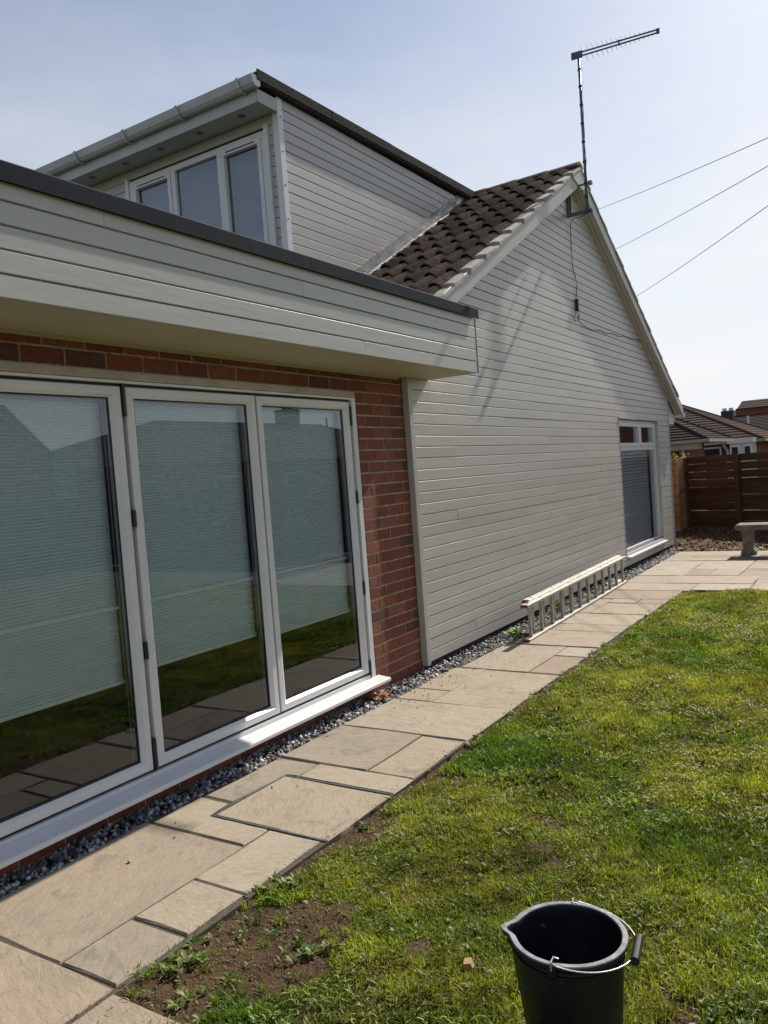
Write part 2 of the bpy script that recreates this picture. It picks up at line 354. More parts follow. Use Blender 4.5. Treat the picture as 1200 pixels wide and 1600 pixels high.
def soil_z(x, y):
    z = -0.014 + 0.012*math.sin(x*5.1+y*3.3)*math.sin(y*4.7-x*2.1) + 0.006*math.sin(x*23)*math.sin(y*19+x*7)
    return z - 0.006
soil = grid_mesh(1.045, 2.98, 1.0, 9.3, 40, 140, soil_z).build("lawn_soil", M['soil'], smooth=True); tag(soil, kind="structure")
M['lawnfar'] = mat("mown_turf", (0.055, 0.085, 0.018), 0.95, noise=(0.10, 0.115, 0.035), nscale=14, bump=1, bscale=60, dist=0.02)
MB().box(2.98, 11.9, -6, 9.3, -0.05, -0.018).box(1.06, 2.98, -6, 1.0, -0.05, -0.02).build("lawn", M['lawnfar'])
tag(bpy.data.objects["lawn"], kind="structure")

# paving bed + slabs
bed = MB().box(0.13, 1.062, -2.5, 9.25, -0.045, -0.0065).box(0.13, 6.5, 9.25, 12.98, -0.045, -0.0065).box(1.062, 2.6, -2.5, 1.48, -0.045, -0.0065)
bed = bed.build("paved_path", M['joint']); tag(bed, kind="structure")

def slab(poly, parent, th=0.028, wob=0.005):
    pts = []
    n = len(poly)
    for i in range(n):
        a = Vector(poly[i]); b = Vector(poly[(i+1) % n]); d = b - a; L_ = d.length
        nseg = 4 if L_ > 0.3 else 2
        nrm = Vector((-d.y, d.x)).normalized()
        for k in range(nseg):
            t = k/nseg
            j = 0 if k == 0 else rng.uniform(-wob, wob)
            pts.append(a + d*t + nrm*j)
    c = sum(pts, Vector((0, 0)))/len(pts)
    tilt = (rng.uniform(-.003, .003), rng.uniform(-.003, .003)); dz = rng.uniform(-.004, .003)
    def zz(p, dd): return dd + dz + tilt[0]*(p.x-c.x) + tilt[1]*(p.y-c.y)
    inner = [p + (c-p).normalized()*0.007 for p in pts]
    m_ = len(pts); mb = MB()
    mb.v = [(p.x, p.y, -th) for p in pts] + [(p.x, p.y, zz(p, -0.005)) for p in pts] + [(p.x, p.y, zz(p, 0)) for p in inner]
    mb.f = [tuple(range(2*m_, 3*m_))] + [(i, (i+1) % m_, m_+(i+1) % m_, m_+i) for i in range(m_)] + [(m_+i, m_+(i+1) % m_, 2*m_+(i+1) % m_, 2*m_+i) for i in range(m_)]
    return mb.build("paving_slab", M['slab'], parent)
def rslab(x0, x1, y0, y1, parent):
    x0 -= .004; x1 += .004; y0 -= .004; y1 += .004
    j = lambda: rng.uniform(-.003, .003)
    return slab([(x0+j(), y0+j()), (x1+j(), y0+j()), (x1+j(), y1+j()), (x0+j(), y1+j())], parent)
PL, PR = 0.165, 1.055
for r_ in [(PL-.01, 1.04, 0.62, 1.505), (1.062, 1.93, 0.62, 1.492), (PL-.01, .752, 1.527, 2.402), (.775, 1.032, 1.527, 1.802), (.775, 1.032, 1.825, 2.102), (.770, 1.035, 2.122, 2.572),
           (.48, PR, 3.135, 3.312), (.20, .762, 3.338, 3.905), (.778, 1.047, 3.334, 3.905), (.20, 1.052, 3.928, 4.518), (.205, .474, 4.542, 4.795), (.205, .476, 4.815, 5.405),
           (.492, 1.055, 4.536, 5.392), (.26, .80, 5.425, 6.265), (.30, 1.06, 6.29, 6.875), (.30, .46, 6.89, 7.19), (.475, 1.06, 6.89, 7.19), (.31, 1.06, 7.21, 7.725), (.33, .505, 7.75, 8.56),
           (.52, 1.08, 7.75, 8.318), (.815, 1.09, 8.345, 8.60), (.52, .80, 8.345, 8.575), (.35, 1.10, 8.615, 9.18)]:
    rslab(*r_, bed)
slab([(.18, 2.422), (.745, 2.422), (.745, 2.575), (.385, 2.58), (.375, 2.725), (.18, 2.73)], bed)
slab([(.19, 2.75), (.372, 2.745), (.40, 3.14), (.465, 3.145), (.465, 3.312), (.20, 3.312)], bed)
rslab(.405, 1.055, 2.605, 3.105, bed)
slab([(.815, 5.425), (1.06, 5.425), (1.06, 5.945), (.815, 5.945)], bed)
rslab(.815, 1.06, 5.968, 6.262, bed)
# recessed-cover tray round one slab: thin steel edges either side of the joint
tray = MB()
for a_, b_, c_, d_ in [(.392, 1.058, 3.116, 3.122), (.392, 1.058, 2.590, 2.596), (.392, .398, 2.596, 3.116)]:
    tray.box(a_, b_, c_, d_, -0.008, -0.001)
tray.build("cover_tray_edge", M['galv'], bed)
# patio beyond the lawn
pat = [(.30, 1.165, 9.21, 9.71), (1.18, 1.75, 9.26, 9.71), (.30, .80, 9.73, 10.33), (.815, 1.74, 9.73, 10.33), (1.765, 2.35, 9.26, 10.05), (2.37, 3.1, 9.26, 10.6),
       (.29, .86, 10.36, 11.22), (.875, 1.16, 10.36, 10.91), (1.175, 1.50, 10.36, 10.92), (1.52, 2.35, 10.07, 10.92), (.875, 1.50, 10.94, 11.76), (1.52, 2.35, 10.94, 11.5),
       (.28, .86, 11.24, 11.79), (.275, .60, 11.81, 12.37), (.615, 1.155, 11.81, 12.09), (.615, 1.155, 12.11, 12.37), (1.175, 1.50, 11.78, 12.37), (1.52, 2.35, 11.52, 12.2), (.27, 1.2, 12.39, 12.94), (1.215, 1.93, 12.39, 12.94), (1.95, 2.9, 12.22, 12.94),
       (2.37, 3.1, 10.62, 11.3), (2.37, 3.1, 11.32, 12.2), (3.12, 4.0, 9.26, 10.2), (3.12, 4.0, 10.22, 11.2), (3.12, 4.0, 11.22, 12.2), (2.92, 4.0, 12.22, 12.94), (4.02, 5.2, 9.26, 10.6), (4.02, 5.2, 10.62, 11.9), (4.02, 5.2, 11.92, 12.94)]
for r_ in pat: rslab(*r_, bed)

# gravel strip
tag(MB().box(0.0, 0.42, -2.5, 14.2, -0.06, -0.022).build("gravel_strip_base", M['gravelbed']), kind="structure")
def set_mesh(name, V, F, cols, mat_, parent=None, kind="stuff"):
    me = bpy.data.meshes.new(name)
    V = np.asarray(V, np.float32); F = np.asarray(F, np.int32)
    me.vertices.add(len(V)); me.vertices.foreach_set("co", V.ravel())
    k = F.shape[1]
    me.loops.add(F.size); me.loops.foreach_set("vertex_index", F.ravel())
    me.polygons.add(len(F)); me.polygons.foreach_set("loop_start", np.arange(0, F.size, k, dtype=np.int32)); me.polygons.foreach_set("loop_total", np.full(len(F), k, np.int32))
    me.update(calc_edges=True)
    if cols is not None:
        at = me.color_attributes.new("tint", 'FLOAT_COLOR', 'POINT')
        c4 = np.ones((len(V), 4), np.float32); c4[:, :3] = cols; at.data.foreach_set("color", c4.ravel())
    me.materials.append(mat_)
    o = link(name, me, parent); tag(o, kind=kind)
    return o
OCT = np.array([(1,0,0),(-1,0,0),(0,1,0),(0,-1,0),(0,0,1),(0,0,-1),(.62,.62,.35),(-.62,.6,-.3)], float)
OF = np.array([(0,6,4),(6,2,4),(2,1,4),(1,3,4),(3,0,4),(2,0,5),(1,2,5),(3,1,5),(0,3,5),(0,2,6)])
def rot_mats(n, g):
    q = g.normal(size=(n, 4)); q /= np.linalg.norm(q, axis=1)[:, None]
    w, x, y, z = q.T
    return np.stack([1-2*(y*y+z*z), 2*(x*y-z*w), 2*(x*z+y*w), 2*(x*y+z*w), 1-2*(x*x+z*z), 2*(y*z-x*w), 2*(x*z-y*w), 2*(y*z+x*w), 1-2*(x*x+y*y)], 1).reshape(n, 3, 3)
def stones(pos, size, squash, cols, g):
    n = len(pos)
    S = OCT[None]*(1+g.uniform(-.35, .35, (n, 8, 3)))*size[:, None, None]*squash[:, None, :]
    Rm = rot_mats(n, g)
    V = np.einsum('nij,nkj->nki', Rm, S) + pos[:, None, :]
    F = (OF[None] + (np.arange(n)*8)[:, None, None]).reshape(-1, 3)
    C_ = np.repeat(cols, 8, axis=0)
    return V.reshape(-1, 3), F, C_
g = nrng
n = 6500
ys = -1 + 15.0*g.random(n)**1.25
def pave_edge(y): return np.interp(y, [0, 2.5, 3.3, 5.3, 6.2, 9, 13], [.155, .17, .20, .22, .29, .33, .28])
xs = 0.004 + (pave_edge(ys)-0.012)*g.random(n)
xs = np.where(ys > 13, 0.0+0.3*g.random(n), xs)
zs = -0.012 + g.uniform(-0.006, 0.016, n)
sz = g.uniform(0.010, 0.023, n)
gr = 0.08+.42*g.random(n)**1.6
cols = np.stack([gr, gr*1.0, gr*1.03], 1) * np.where(g.random(n)[:, None] < .08, np.array([[1.25, 1.05, .85]]), 1)
# pebbles that strayed on to the slabs
k = 60
xs2 = g.uniform(.2, .6, k); ys2 = g.uniform(2, 8, k); ys2[:25] = g.uniform(4.2, 5.6, 25); xs2[:25] = g.uniform(.2, .4, 25)
pos = np.concatenate([np.stack([xs, ys, zs], 1), np.stack([xs2, ys2, np.full(k, .004)], 1)])
sz = np.concatenate([sz, g.uniform(.005, .010, k)]); gr2 = g.uniform(.12, .4, k); cols = np.concatenate([cols, np.stack([gr2, gr2*.97, gr2*.9], 1)])
sq = np.stack([np.ones(n+k), g.uniform(.55, 1, n+k), g.uniform(.3, .6, n+k)], 1)
V_, F_, C_ = stones(pos, sz, sq, cols, g)
set_mesh("gravel", V_, F_, C_, M['stone'])

# mulch bed beyond the patio
def bed_z(x, y): return -0.02 + 0.10*min(1, max(0, (y-12.95)/2.2)) + 0.012*math.sin(x*9)*math.sin(y*7)
tag(grid_mesh(-1.6, 11.9, 12.96, 17.2, 60, 24, bed_z).build("planting_bed", M['soil'], smooth=True), kind="structure")
n = 5200
xs = g.uniform(-1.0, 5.5, n); ys = g.uniform(12.97, 16.3, n); keep = (xs > 0.02) | (ys > 13.8)
xs = xs[keep]; ys = ys[keep]; n = len(xs)
zs = np.array([bed_z(a, b) for a, b in zip(xs, ys)]) + g.uniform(0.0, 0.02, n)
pal = np.array([(0.20, .09, .05), (.28, .15, .08), (.14, .07, .045), (.36, .25, .15), (.11, .07, .05), (.16, .17, .05)])
cols = pal[g.choice(6, n, p=[.26, .22, .2, .10, .15, .07])]*g.uniform(.7, 1.2, (n, 1))
V_, F_, C_ = stones(np.stack([xs, ys, zs], 1), g.uniform(.014, .038, n), np.stack([np.ones(n), g.uniform(.4, .9, n), g.uniform(.1, .3, n)], 1), cols, g)
set_mesh("bark_mulch", V_, F_, C_, M['leafdry'])

# ------------------------------------------------------------------ grass
def blades(x, y, z, h, w, lean, cols, g, flat=False):
    n = len(x)
    a = g.uniform(0, 2*math.pi, n); dx, dy = np.cos(a), np.sin(a)
    b = a + math.pi/2 + g.uniform(-.6, .6, n); wx, wy = np.cos(b)*w/2, np.sin(b)*w/2
    l1 = lean*h*.35; l2 = lean*h
    up = np.sqrt(np.maximum(1-np.minimum(lean, .98)**2, .02))
    V = np.zeros((n, 5, 3), np.float32)
    V[:, 0] = np.stack([x-wx, y-wy, z], 1); V[:, 1] = np.stack([x+wx, y+wy, z], 1)
    mx_, my_, mz = x+dx*l1, y+dy*l1, z+h*.62*np.maximum(up, .35)
    if flat: mz = z + h*.18
    V[:, 2] = np.stack([mx_-wx*.9, my_-wy*.9, mz], 1); V[:, 3] = np.stack([mx_+wx*.9, my_+wy*.9, mz], 1)
    V[:, 4] = np.stack([x+dx*l2, y+dy*l2, z+h*up*(.35 if flat else 1)], 1)
    base = (np.arange(n)*5)[:, None]
    F = np.concatenate([base+np.array([[0, 1, 3]]), base+np.array([[0, 3, 2]]), base+np.array([[2, 3, 4]])])
    return V.reshape(-1, 3), F, np.repeat(cols, 5, axis=0)
def vnoise(x, y, s, seed):
    r_ = np.random.default_rng(seed); T = r_.random((64, 64))
    u, v = x*s, y*s; i, j = np.floor(u).astype(int), np.floor(v).astype(int); fu, fv = u-i, v-j
    fu = fu*fu*(3-2*fu); fv = fv*fv*(3-2*fv); q = lambda a, b: T[a % 64, b % 64]
    return (q(i, j)*(1-fu)+q(i+1, j)*fu)*(1-fv)+(q(i, j+1)*(1-fu)+q(i+1, j+1)*fu)*fv
def inpoly(x, y, P):
    c = np.zeros(len(x), bool)
    for i in range(len(P)):
        x1, y1 = P[i]; x2, y2 = P[i-1]
        t = ((y1 > y) != (y2 > y)) & (x < (x2-x1)*(y-y1)/((y2-y1) if y2 != y1 else 1e-9)+x1)
        c ^= t
    return c
DIRT = [[(1.02, 1.48), (1.02, 1.9), (1.10, 2.12), (1.25, 2.24), (1.44, 2.24), (1.60, 2.10), (1.58, 1.94), (1.49, 1.86), (1.40, 1.72), (1.42, 1.50), (1.36, 1.2), (1.1, 1.2)],
        [(1.04, 2.62), (1.06, 3.02), (1.17, 3.05), (1.25, 2.85), (1.24, 2.70), (1.14, 2.60)],
        [(2.47, 2.03), (2.50, 2.36), (2.58, 2.30), (2.60, 2.1), (2.53, 2.0)],
        [(1.16, 3.35), (1.18, 3.50), (1.30, 3.5), (1.28, 3.36)], [(1.80, 2.13), (1.80, 2.19), (1.86, 2.20), (1.86, 2.14)]]
def dens(x, y):
    d = np.ones(len(x))
    wx_ = x + .16*(vnoise(x, y, 7, 1)-.5) + .07*(vnoise(x, y, 23, 6)-.5); wy_ = y + .16*(vnoise(x, y, 7, 2)-.5) + .07*(vnoise(x, y, 23, 8)-.5)
    for P in DIRT: d[inpoly(wx_, wy_, P)] = 0.06
    # scattered thin spots
    t = vnoise(x, y, 3.2, 3)*.6 + vnoise(x, y, 8.5, 4)*.4
    d *= np.clip((t-.13)/.11, .15, 1)
    edge = np.clip((x-1.05-.035*vnoise(x, y, 6, 5)*2)/.05, .0, 1); d *= np.where(y < 9.3, edge, 1)
    return d
def soilz_np(x, y): return -0.014 + 0.012*np.sin(x*5.1+y*3.3)*np.sin(y*4.7-x*2.1) + 0.006*np.sin(x*23)*np.sin(y*19+x*7) - .008
Vs, Fs, Cs = [], [], []; base = 0
def addv(v, f, c):
    global base
    Vs.append(v); Fs.append(f+base); Cs.append(c); base += len(v)
def sample(n, x0, x1, y0, y1, pw=1.0):
    x = g.uniform(x0, x1, n); y = y0+(y1-y0)*g.random(n)**pw
    # keep what lies in or near the view
    vis = x < (2.95 + .0*y)
    k_ = (g.random(n) < dens(x, y)) & vis
    return x[k_], y[k_]
def grass_cols(x, y, n):
    t = vnoise(x, y, 1.3, 21)*.6 + vnoise(x, y, 5, 22)*.4
    far = np.clip((y-3)/5, 0, 1)
    a = np.array([0.060, .155, .014]); b = np.array([.30, .33, .035]); s_ = np.array([.36, .33, .12])
    t = np.clip(t*1.6-.40+.26*far+.12*np.clip(x-1.8, 0, 1), 0, 1)[:, None]
    c = a*(1-t)+b*t
    c = c*g.uniform(.6, 1.35, (n, 1))*np.array([1, 1, 1])
    dry = g.random(n) < (.05+.16*t[:, 0])
    c[dry] = s_*g.uniform(.6, 1.25, (dry.sum(), 1))
    return c*(.62+.76*vnoise(x, y, 11, 61)*1.0)[:, None]*(.8+.4*vnoise(x, y, 3.1, 62))[:, None]
for (n, x0, x1, y0, y1, hh, ww) in [(125000, 1.05, 2.95, 1.0, 3.2, .027, .0036), (120000, 1.05, 2.95, 3.2, 6.0, .025, .005), (75000, 1.05, 2.95, 6.0, 9.33, .025, .008)]:
    x, y = sample(n, x0, x1, y0, y1); n = len(x)
    z = soilz_np(x, y)
    tuft = vnoise(x, y, 7, 31)
    h = hh*(.5+1.3*tuft*vnoise(x, y, 2.2, 32)*1.5)*g.uniform(.6, 1.35, n)
    addv(*blades(x, y, z, h, ww*g.uniform(.7, 1.3, n), np.minimum(.98, g.uniform(.25, 1.1, n)), grass_cols(x, y, n), g))
# short dense undergrowth
for (n, y0, y1, ww) in [(60000, 1.0, 3.2, .0050), (60000, 3.2, 9.33, .009)]:
    x, y = sample(n, 1.05, 2.95, y0, y1); n = len(x)
    addv(*blades(x, y, soilz_np(x, y), g.uniform(.007, .017, n), ww*g.uniform(.6, 1.3, n), g.uniform(.3, .98, n), grass_cols(x, y, n)*.85, g))
# tussocks: fans of longer blades
nc = 2600
cx_ = g.uniform(1.08, 2.95, nc); cy_ = 1.0+8.3*g.random(nc)**1.25
kk = g.random(nc) < dens(cx_, cy_)*np.clip(vnoise(cx_, cy_, 2.6, 51)*2-.35, .08, 1); cx_, cy_ = cx_[kk], cy_[kk]; nc = len(cx_)
cx2, cy2 = list(cx_), list(cy_)
for (a_, b_, n_) in [(1.45, 1.62, 26), (1.22, 1.66, 3), (1.30, 2.0, 2), (1.08, 1.68, 6), (1.1, 2.16, 7), (1.42, 2.02, 4)]:
    for _ in range(n_): cx2.append(a_+rng.gauss(0, .05)); cy2.append(b_+rng.gauss(0, .05))
cx_, cy_ = np.array(cx2), np.array(cy2); nc = len(cx_); nb = 26
x = np.repeat(cx_, nb)+g.normal(0, .009, nc*nb); y = np.repeat(cy_, nb)+g.normal(0, .009, nc*nb)
tone = np.repeat(g.uniform(.65, 1.25, nc), nb)[:, None]
addv(*blades(x, y, soilz_np(x, y), g.uniform(.022, .048, nc*nb), np.where(y < 3.4, .0032, .0055)*g.uniform(.7, 1.3, nc*nb), g.uniform(.3, .95, nc*nb), grass_cols(x, y, nc*nb)*tone, g))
# fresh clippings lying on top, pale and matted
for (n, y0, y1, ww) in [(9000, 1.0, 3.4, .0030), (13000, 3.4, 9.3, .0055)]:
    x, y = sample(n, 1.08, 2.95, y0, y1)
    t = vnoise(x, y, 4.3, 41); kk = g.random(len(x)) < np.clip((t-.35)*2.6, .05, 1); x, y = x[kk], y[kk]; n = len(x)
    z = soilz_np(x, y)+g.uniform(.012, .028, n)
    c = np.where(g.random((n, 1)) < .5, np.array([[.36, .37, .12]]), np.array([[.24, .32, .06]]))*g.uniform(.6, 1.2, (n, 1))
    addv(*blades(x, y, z, g.uniform(.015, .035, n), ww*g.uniform(.8, 1.6, n), g.uniform(.8, 1., n), c, g, flat=True))
n = 110000      # the lawn just right of the picture
x = 2.9+2.4*g.random(n); y = g.uniform(.8, 9.33, n)
addv(*blades(x, y, np.where(x < 2.98, soilz_np(x, y), -.020), g.uniform(.010, .028, n), np.full(n, .008), np.minimum(.98, g.uniform(.25, 1.1, n)), grass_cols(x, y, n), g))
# coarser lawn further off, seen in the glass
n = 60000
x = g.uniform(5.0, 11.5, n); y = g.uniform(-3, 9.3, n)
c = grass_cols(x, y, n)
addv(*blades(x, y, np.full(n, -.03), g.uniform(.02, .05, n), np.full(n, .014), g.uniform(.3, .95, n), c, g))
set_mesh("lawn_grass", np.concatenate(Vs), np.concatenate(Fs), np.concatenate(Cs), M['grass'])

# crumbs, small stones and straw on the bare patches
n = 9000
x = g.uniform(1.02, 2.7, n); y = g.uniform(1.1, 3.6, n)
inside = np.zeros(n, bool)
for P in DIRT: inside |= inpoly(x+.04*(g.random(n)-.5), y+.04*(g.random(n)-.5), P)
x, y = x[inside], y[inside]; n = len(x)
pal = np.array([(.10, .062, .038), (.07, .043, .026), (.15, .10, .065), (.22, .18, .14)])
ne = 700      # grit washed off the lawn edge on to the slabs
x = np.concatenate([x, 1.052+np.abs(g.normal(0, .022, ne))*np.where(g.random(ne) < .6, -1, 1)]); y = np.concatenate([y, 1.0+8.2*g.random(ne)**1.4]); n = len(x)
cc = pal[g.choice(4, n, p=[.42, .36, .17, .05])]*g.uniform(.7, 1.3, (n, 1))
V_, F_, C_ = stones(np.stack([x, y, np.where(x < 1.055, .001, soilz_np(x, y)+.001)], 1), .0018+np.where(x < 1.056, .0022, .008)*g.random(n)**3, np.stack([np.ones(n), g.uniform(.6, 1, n), g.uniform(.5, .9, n)], 1), cc, g)
set_mesh("soil_crumbs", V_, F_, C_, M['stone'])
kk = g.random(n) < .10
addv(*blades(x[kk], y[kk], soilz_np(x[kk], y[kk])+.004, g.uniform(.012, .03, kk.sum()), np.full(kk.sum(), .0016), g.uniform(.9, .99, kk.sum()), np.array([[.42, .33, .18]])*g.uniform(.5, 1.2, (kk.sum(), 1)), g, flat=True))
set_mesh("dry_grass_litter", Vs[-1], Fs[-1]-(base-len(Vs[-1])), Cs[-1], M['leafdry'])

# broad-leaved weeds as low rosettes
Vs, Fs, Cs = [], [], []; base = 0
def leaf_quads(cx, cy, cz, n, r, lw, col, up=(.15, .7)):
    V = []; F = []
    for i in range(n):
        a = rng.uniform(0, 2*math.pi); l = r*rng.uniform(.55, 1.1); e = rng.uniform(*up); w = lw*rng.uniform(.7, 1.2)
        dx, dy = math.cos(a), math.sin(a); px, py = -dy, dx
        b0 = len(V)
        zz = [0, l*e*.7, l*e]; ss = [0.05*l, l*.55, l]
        V += [(cx+dx*ss[0], cy+dy*ss[0], cz), (cx+dx*ss[1]+px*w, cy+dy*ss[1]+py*w, cz+zz[1]+w*.25), (cx+dx*ss[1], cy+dy*ss[1], cz+zz[1]-.001), (cx+dx*ss[1]-px*w, cy+dy*ss[1]-py*w, cz+zz[1]+w*.25), (cx+dx*ss[2], cy+dy*ss[2], cz+zz[2]*.85)]
        F += [(b0, b0+2, b0+1), (b0, b0+3, b0+2), (b0+1, b0+2, b0+4), (b0+2, b0+3, b0+4)]
    V = np.array(V); F = np.array(F)
    C_ = np.repeat(np.array(col)[None]*np.random.default_rng(len(V)+int(abs(cx)*1000)).uniform(.7, 1.3, (n, 1)), 5, axis=0)
    return V, F, C_
weeds = []
for i in range(1100):
    y = 1.2+7.9*rng.random()**1.3; x = rng.uniform(1.08, 2.9)
    weeds.append((x, y, rng.uniform(.012, .030), rng.randint(4, 7)))
for i in range(90):   # along the paving edge
    weeds.append((rng.uniform(1.05, 1.14), 1.5+7.6*rng.random(), rng.uniform(.015, .04), rng.randint(5, 9)))
weeds += [(1.12+rng.uniform(-.04, .05), 2.2+rng.uniform(-.07, .07), .042, 8) for _ in range(7)] + [(1.50+rng.uniform(-.05, .05), 1.96+rng.uniform(-.05, .05), .036, 8) for _ in range(5)]
weeds += [(1.12+rng.uniform(-.04, .06), 1.74+rng.uniform(-.08, .08), .045, 8) for _ in range(6)] + [(1.12+rng.uniform(-.05, .2), 1.56+rng.uniform(-.03, .1), .035, 7) for _ in range(7)]
weeds += [(2.72+rng.uniform(-.10, .08), 2.2+rng.uniform(-.1, .1), .035, 7) for _ in range(6)] + [(1.3+rng.uniform(-.15, .15), 1.85+rng.uniform(-.2, .2), .025, 6) for _ in range(5)]
for x, y, r_, nn in [w for w in weeds if w[1] > 1.53]:
    col = rng.choice([(.10, .17, .035), (.14, .20, .05), (.07, .14, .025), (.17, .21, .07)])
    addv(*leaf_quads(x, y, float(soilz_np(np.array([x]), np.array([y]))[0])+.012, nn, r_, r_*.22, col))
set_mesh("lawn_weeds", np.concatenate(Vs), np.concatenate(Fs), np.concatenate(Cs), M['leaf'])

# ------------------------------------------------------------------ house
house = empty("house", (-3, 9, 0))
tag(house, "grey clad house with flat roofed brick extension, box dormer and tiled gable roof", "house")
P_ = lambda mb, name, mt, **k: mb.build(name, M[mt], house, **k)

# brick wall: mortar backing with every visible brick proud of it
YD0, YD1 = -0.36, 4.62     # door opening
GY0, GY1 = 5.27, 13.69     # gable wall
wall = MB().box(-0.22, -0.0045, YD1, 5.30, -0.06, 2.30).box(-0.22, -0.0045, -3, YD1, 2.10, 2.30).box(-0.22, -0.0045, -3, YD1, -0.06, 0.062).box(-0.22, -0.0045, -3, YD0, .062, 2.10)
brick_wall = P_(wall, "brick_wall", 'mortar')
CP = 0.0817; BL = 0.2145; BP = 0.2245
def brick_mesh(l): return MB().box(-0.06, 0, 0, l, 0, CP-0.0105).mesh("brick", M['brick'], bevel=0.0022)
full = brick_mesh(BL); half = brick_mesh(0.102)
z0 = 2.119 - CP*26 + 0.005
# courses counted down from the door head
def put_brick(y, z, l):
    me = full if abs(l-BL) < .004 else (half if abs(l-.102) < .006 else brick_mesh(l))
    o = link("brick", me, brick_wall, loc=(rng.uniform(-.0015, .0015), y, z))
    return o
for c in range(-1, 29):
    z = z0 + (c-1)*CP
    if z < -0.07 or z > 2.24: continue
    ph = 0 if c % 2 else BP/2
    if z > 2.11 or z < 0.02:
        y = 1.2 + ph - BP
        while y < 5.27:
            l = min(BL, 5.275-y)
            if l > .03: put_brick(y, z, l)
            y += BP
        continue
    y = 4.628; first = True
    while y < 5.27:
        l = (0.102 if (ph and first) else BL); first = False
        l2 = min(l, 5.272-y)
        if l2 > .03: put_brick(y, z, l2)
        y += l + 0.010
# plinth under the boards
P_(MB().box(-0.22, 0.006, 5.30, 13.66, -0.06, 0.06), "plinth", 'plinth')
# lintel trim over the doors
P_(MB().box(-0.06, 0.016, YD0, 4.60, 2.076, 2.116), "lintel_trim", 'lintel', bevel=.004)

# ---- folding doors
fx = -0.01
df = P_(MB().box(-.075, 0, 4.572, 4.618, .117, 2.074).box(-.075, 0, YD0, YD0+.046, .117, 2.074).box(-.075, 0, YD0+.046, 4.572, 2.052+.008, 2.0735)
        .box(-.075, -.004, YD0+.046, 4.572, .117, .138), "door_frame", 'upvc')
MB().box(-.07, -.024, YD0+.05, 4.570, .139, .150).box(-.07, -.024, YD0+.05, 4.570, 2.046, 2.059).box(-.07, -.03, 4.560, 4.5715, .139, 2.059).build("seal", M['gasket'], df)
sill = MB().prism([(-.06, 0, .080), (.104, 0, .080), (.104, 0, .101), (.094, 0, .105), (-.004, 0, .116), (-.06, 0, .116)], (0, 1, 0))
s2 = MB(); s2.v = [(x, (YD0 if y == 0 else 4.655), z) for x, y, z in sill.v]; s2.f = sill.f
for i, (x, y, z) in enumerate(s2.v): s2.v[i] = (x, y if y > 4 else YD0-.03, z)
P_(s2, "door_sill", 'upvc', bevel=.003)
ydoors = [(-.275, .684), (.706, 1.652), (1.668, 2.617), (2.643, 3.590), (3.604, 4.556)]
bott = [.60, .60, .60, .63, .598]
TOP, BOT = 2.045, .152
for i, (a, b) in enumerate(ydoors):
    st = .062
    d = MB()
    # mitred sash with a sloping inner bead
    def ring(y0, y1, z0_, z1_, x): return [(x, y0, z0_), (x, y1, z0_), (x, y1, z1_), (x, y0, z1_)]
    rs = [ring(a, b, BOT, TOP, -.062), ring(a, b, BOT, TOP, fx-.004), ring(a+.004, b-.004, BOT+.004, TOP-.004, fx), ring(a+st*.62, b-st*.62, BOT+st*.62, TOP-st*.62, fx),
          ring(a+st, b-st, BOT+st*.85, TOP-st*.85, fx-.016), ring(a+st, b-st, BOT+st*.85, TOP-st*.85, -.062)]
    d.v = [p for r_ in rs for p in r_]
    for q in range(5):
        for k in range(4): d.f.append((q*4+k, q*4+(k+1) % 4, q*4+4+(k+1) % 4, q*4+4+k))
    for k in range(4): d.f.append((20+k, 20+(k+1) % 4, (k+1) % 4, k))
    leaf = P_(d, "door_leaf", 'upvc')
    gy0, gy1, gz0, gz1 = a+st-.002, b-st+.002, BOT+st*.85-.002, TOP-st*.85+.002
    MB().box(-.034, -.030, gy0+.0, gy1, gz0, gz0+.012).box(-.034, -.030, gy0, gy1, gz1-.008, gz1).box(-.034, -.030, gy0, gy0+.008, gz0+.012, gz1-.008).box(-.034, -.030, gy1-.008, gy1, gz0+.012, gz1-.008).build("gasket", M['gasket'], leaf)
    MB().add([(-.037, gy0, gz0), (-.037, gy1, gz0), (-.037, gy1, gz1), (-.037, gy0, gz1)], [(0, 1, 2, 3)]).build("glass", M['glass'], leaf)
    MB().box(-.125, -.0375, gy0-.03, gy0+.001, gz0-.03, gz1+.03).box(-.125, -.0375, gy1-.0015, gy1+.03, gz0-.03, gz1+.03).build("inner_frame", M['gasket'], leaf)
    # pleated blind: zigzag cloth, middle rail and bottom rail
    bz = bott[i]; by0, by1 = gy0+.004, gy1-.006
    v, f = [], []; npl = int((gz1-bz)/.0078); npl += npl % 2
    for q in range(npl+1):
        z = bz+.012+(gz1-bz-.012)*q/npl; x = -.100+(.004 if q % 2 else -.004)
        v += [(x, by0, z), (x, by1, z)]
        if q: f.append((2*q-2, 2*q-1, 2*q+1, 2*q))
    bl = MB().add(v, f).build("blind", M['blind'], leaf)
    # two rails share the blind's part
    MB().box(-.108, -.088, by0, by1, bz-.004, bz+.013).build("bottom_rail", M['rail'], leaf, bevel=.002)
    MB().prism([(-.095, by0, .964), (-.082, by0, .964), (-.082, by0, .982), (-.095, by0, .982)], (0, by1-by0, 0)).build("middle_rail", M['rail'], leaf)
    # spacer bar edge seen inside the glazing
    MB().box(-.060, -.052, gy1-.026, gy1-.020, gz0, gz1).build("spacer_bar", M['galv'], leaf)
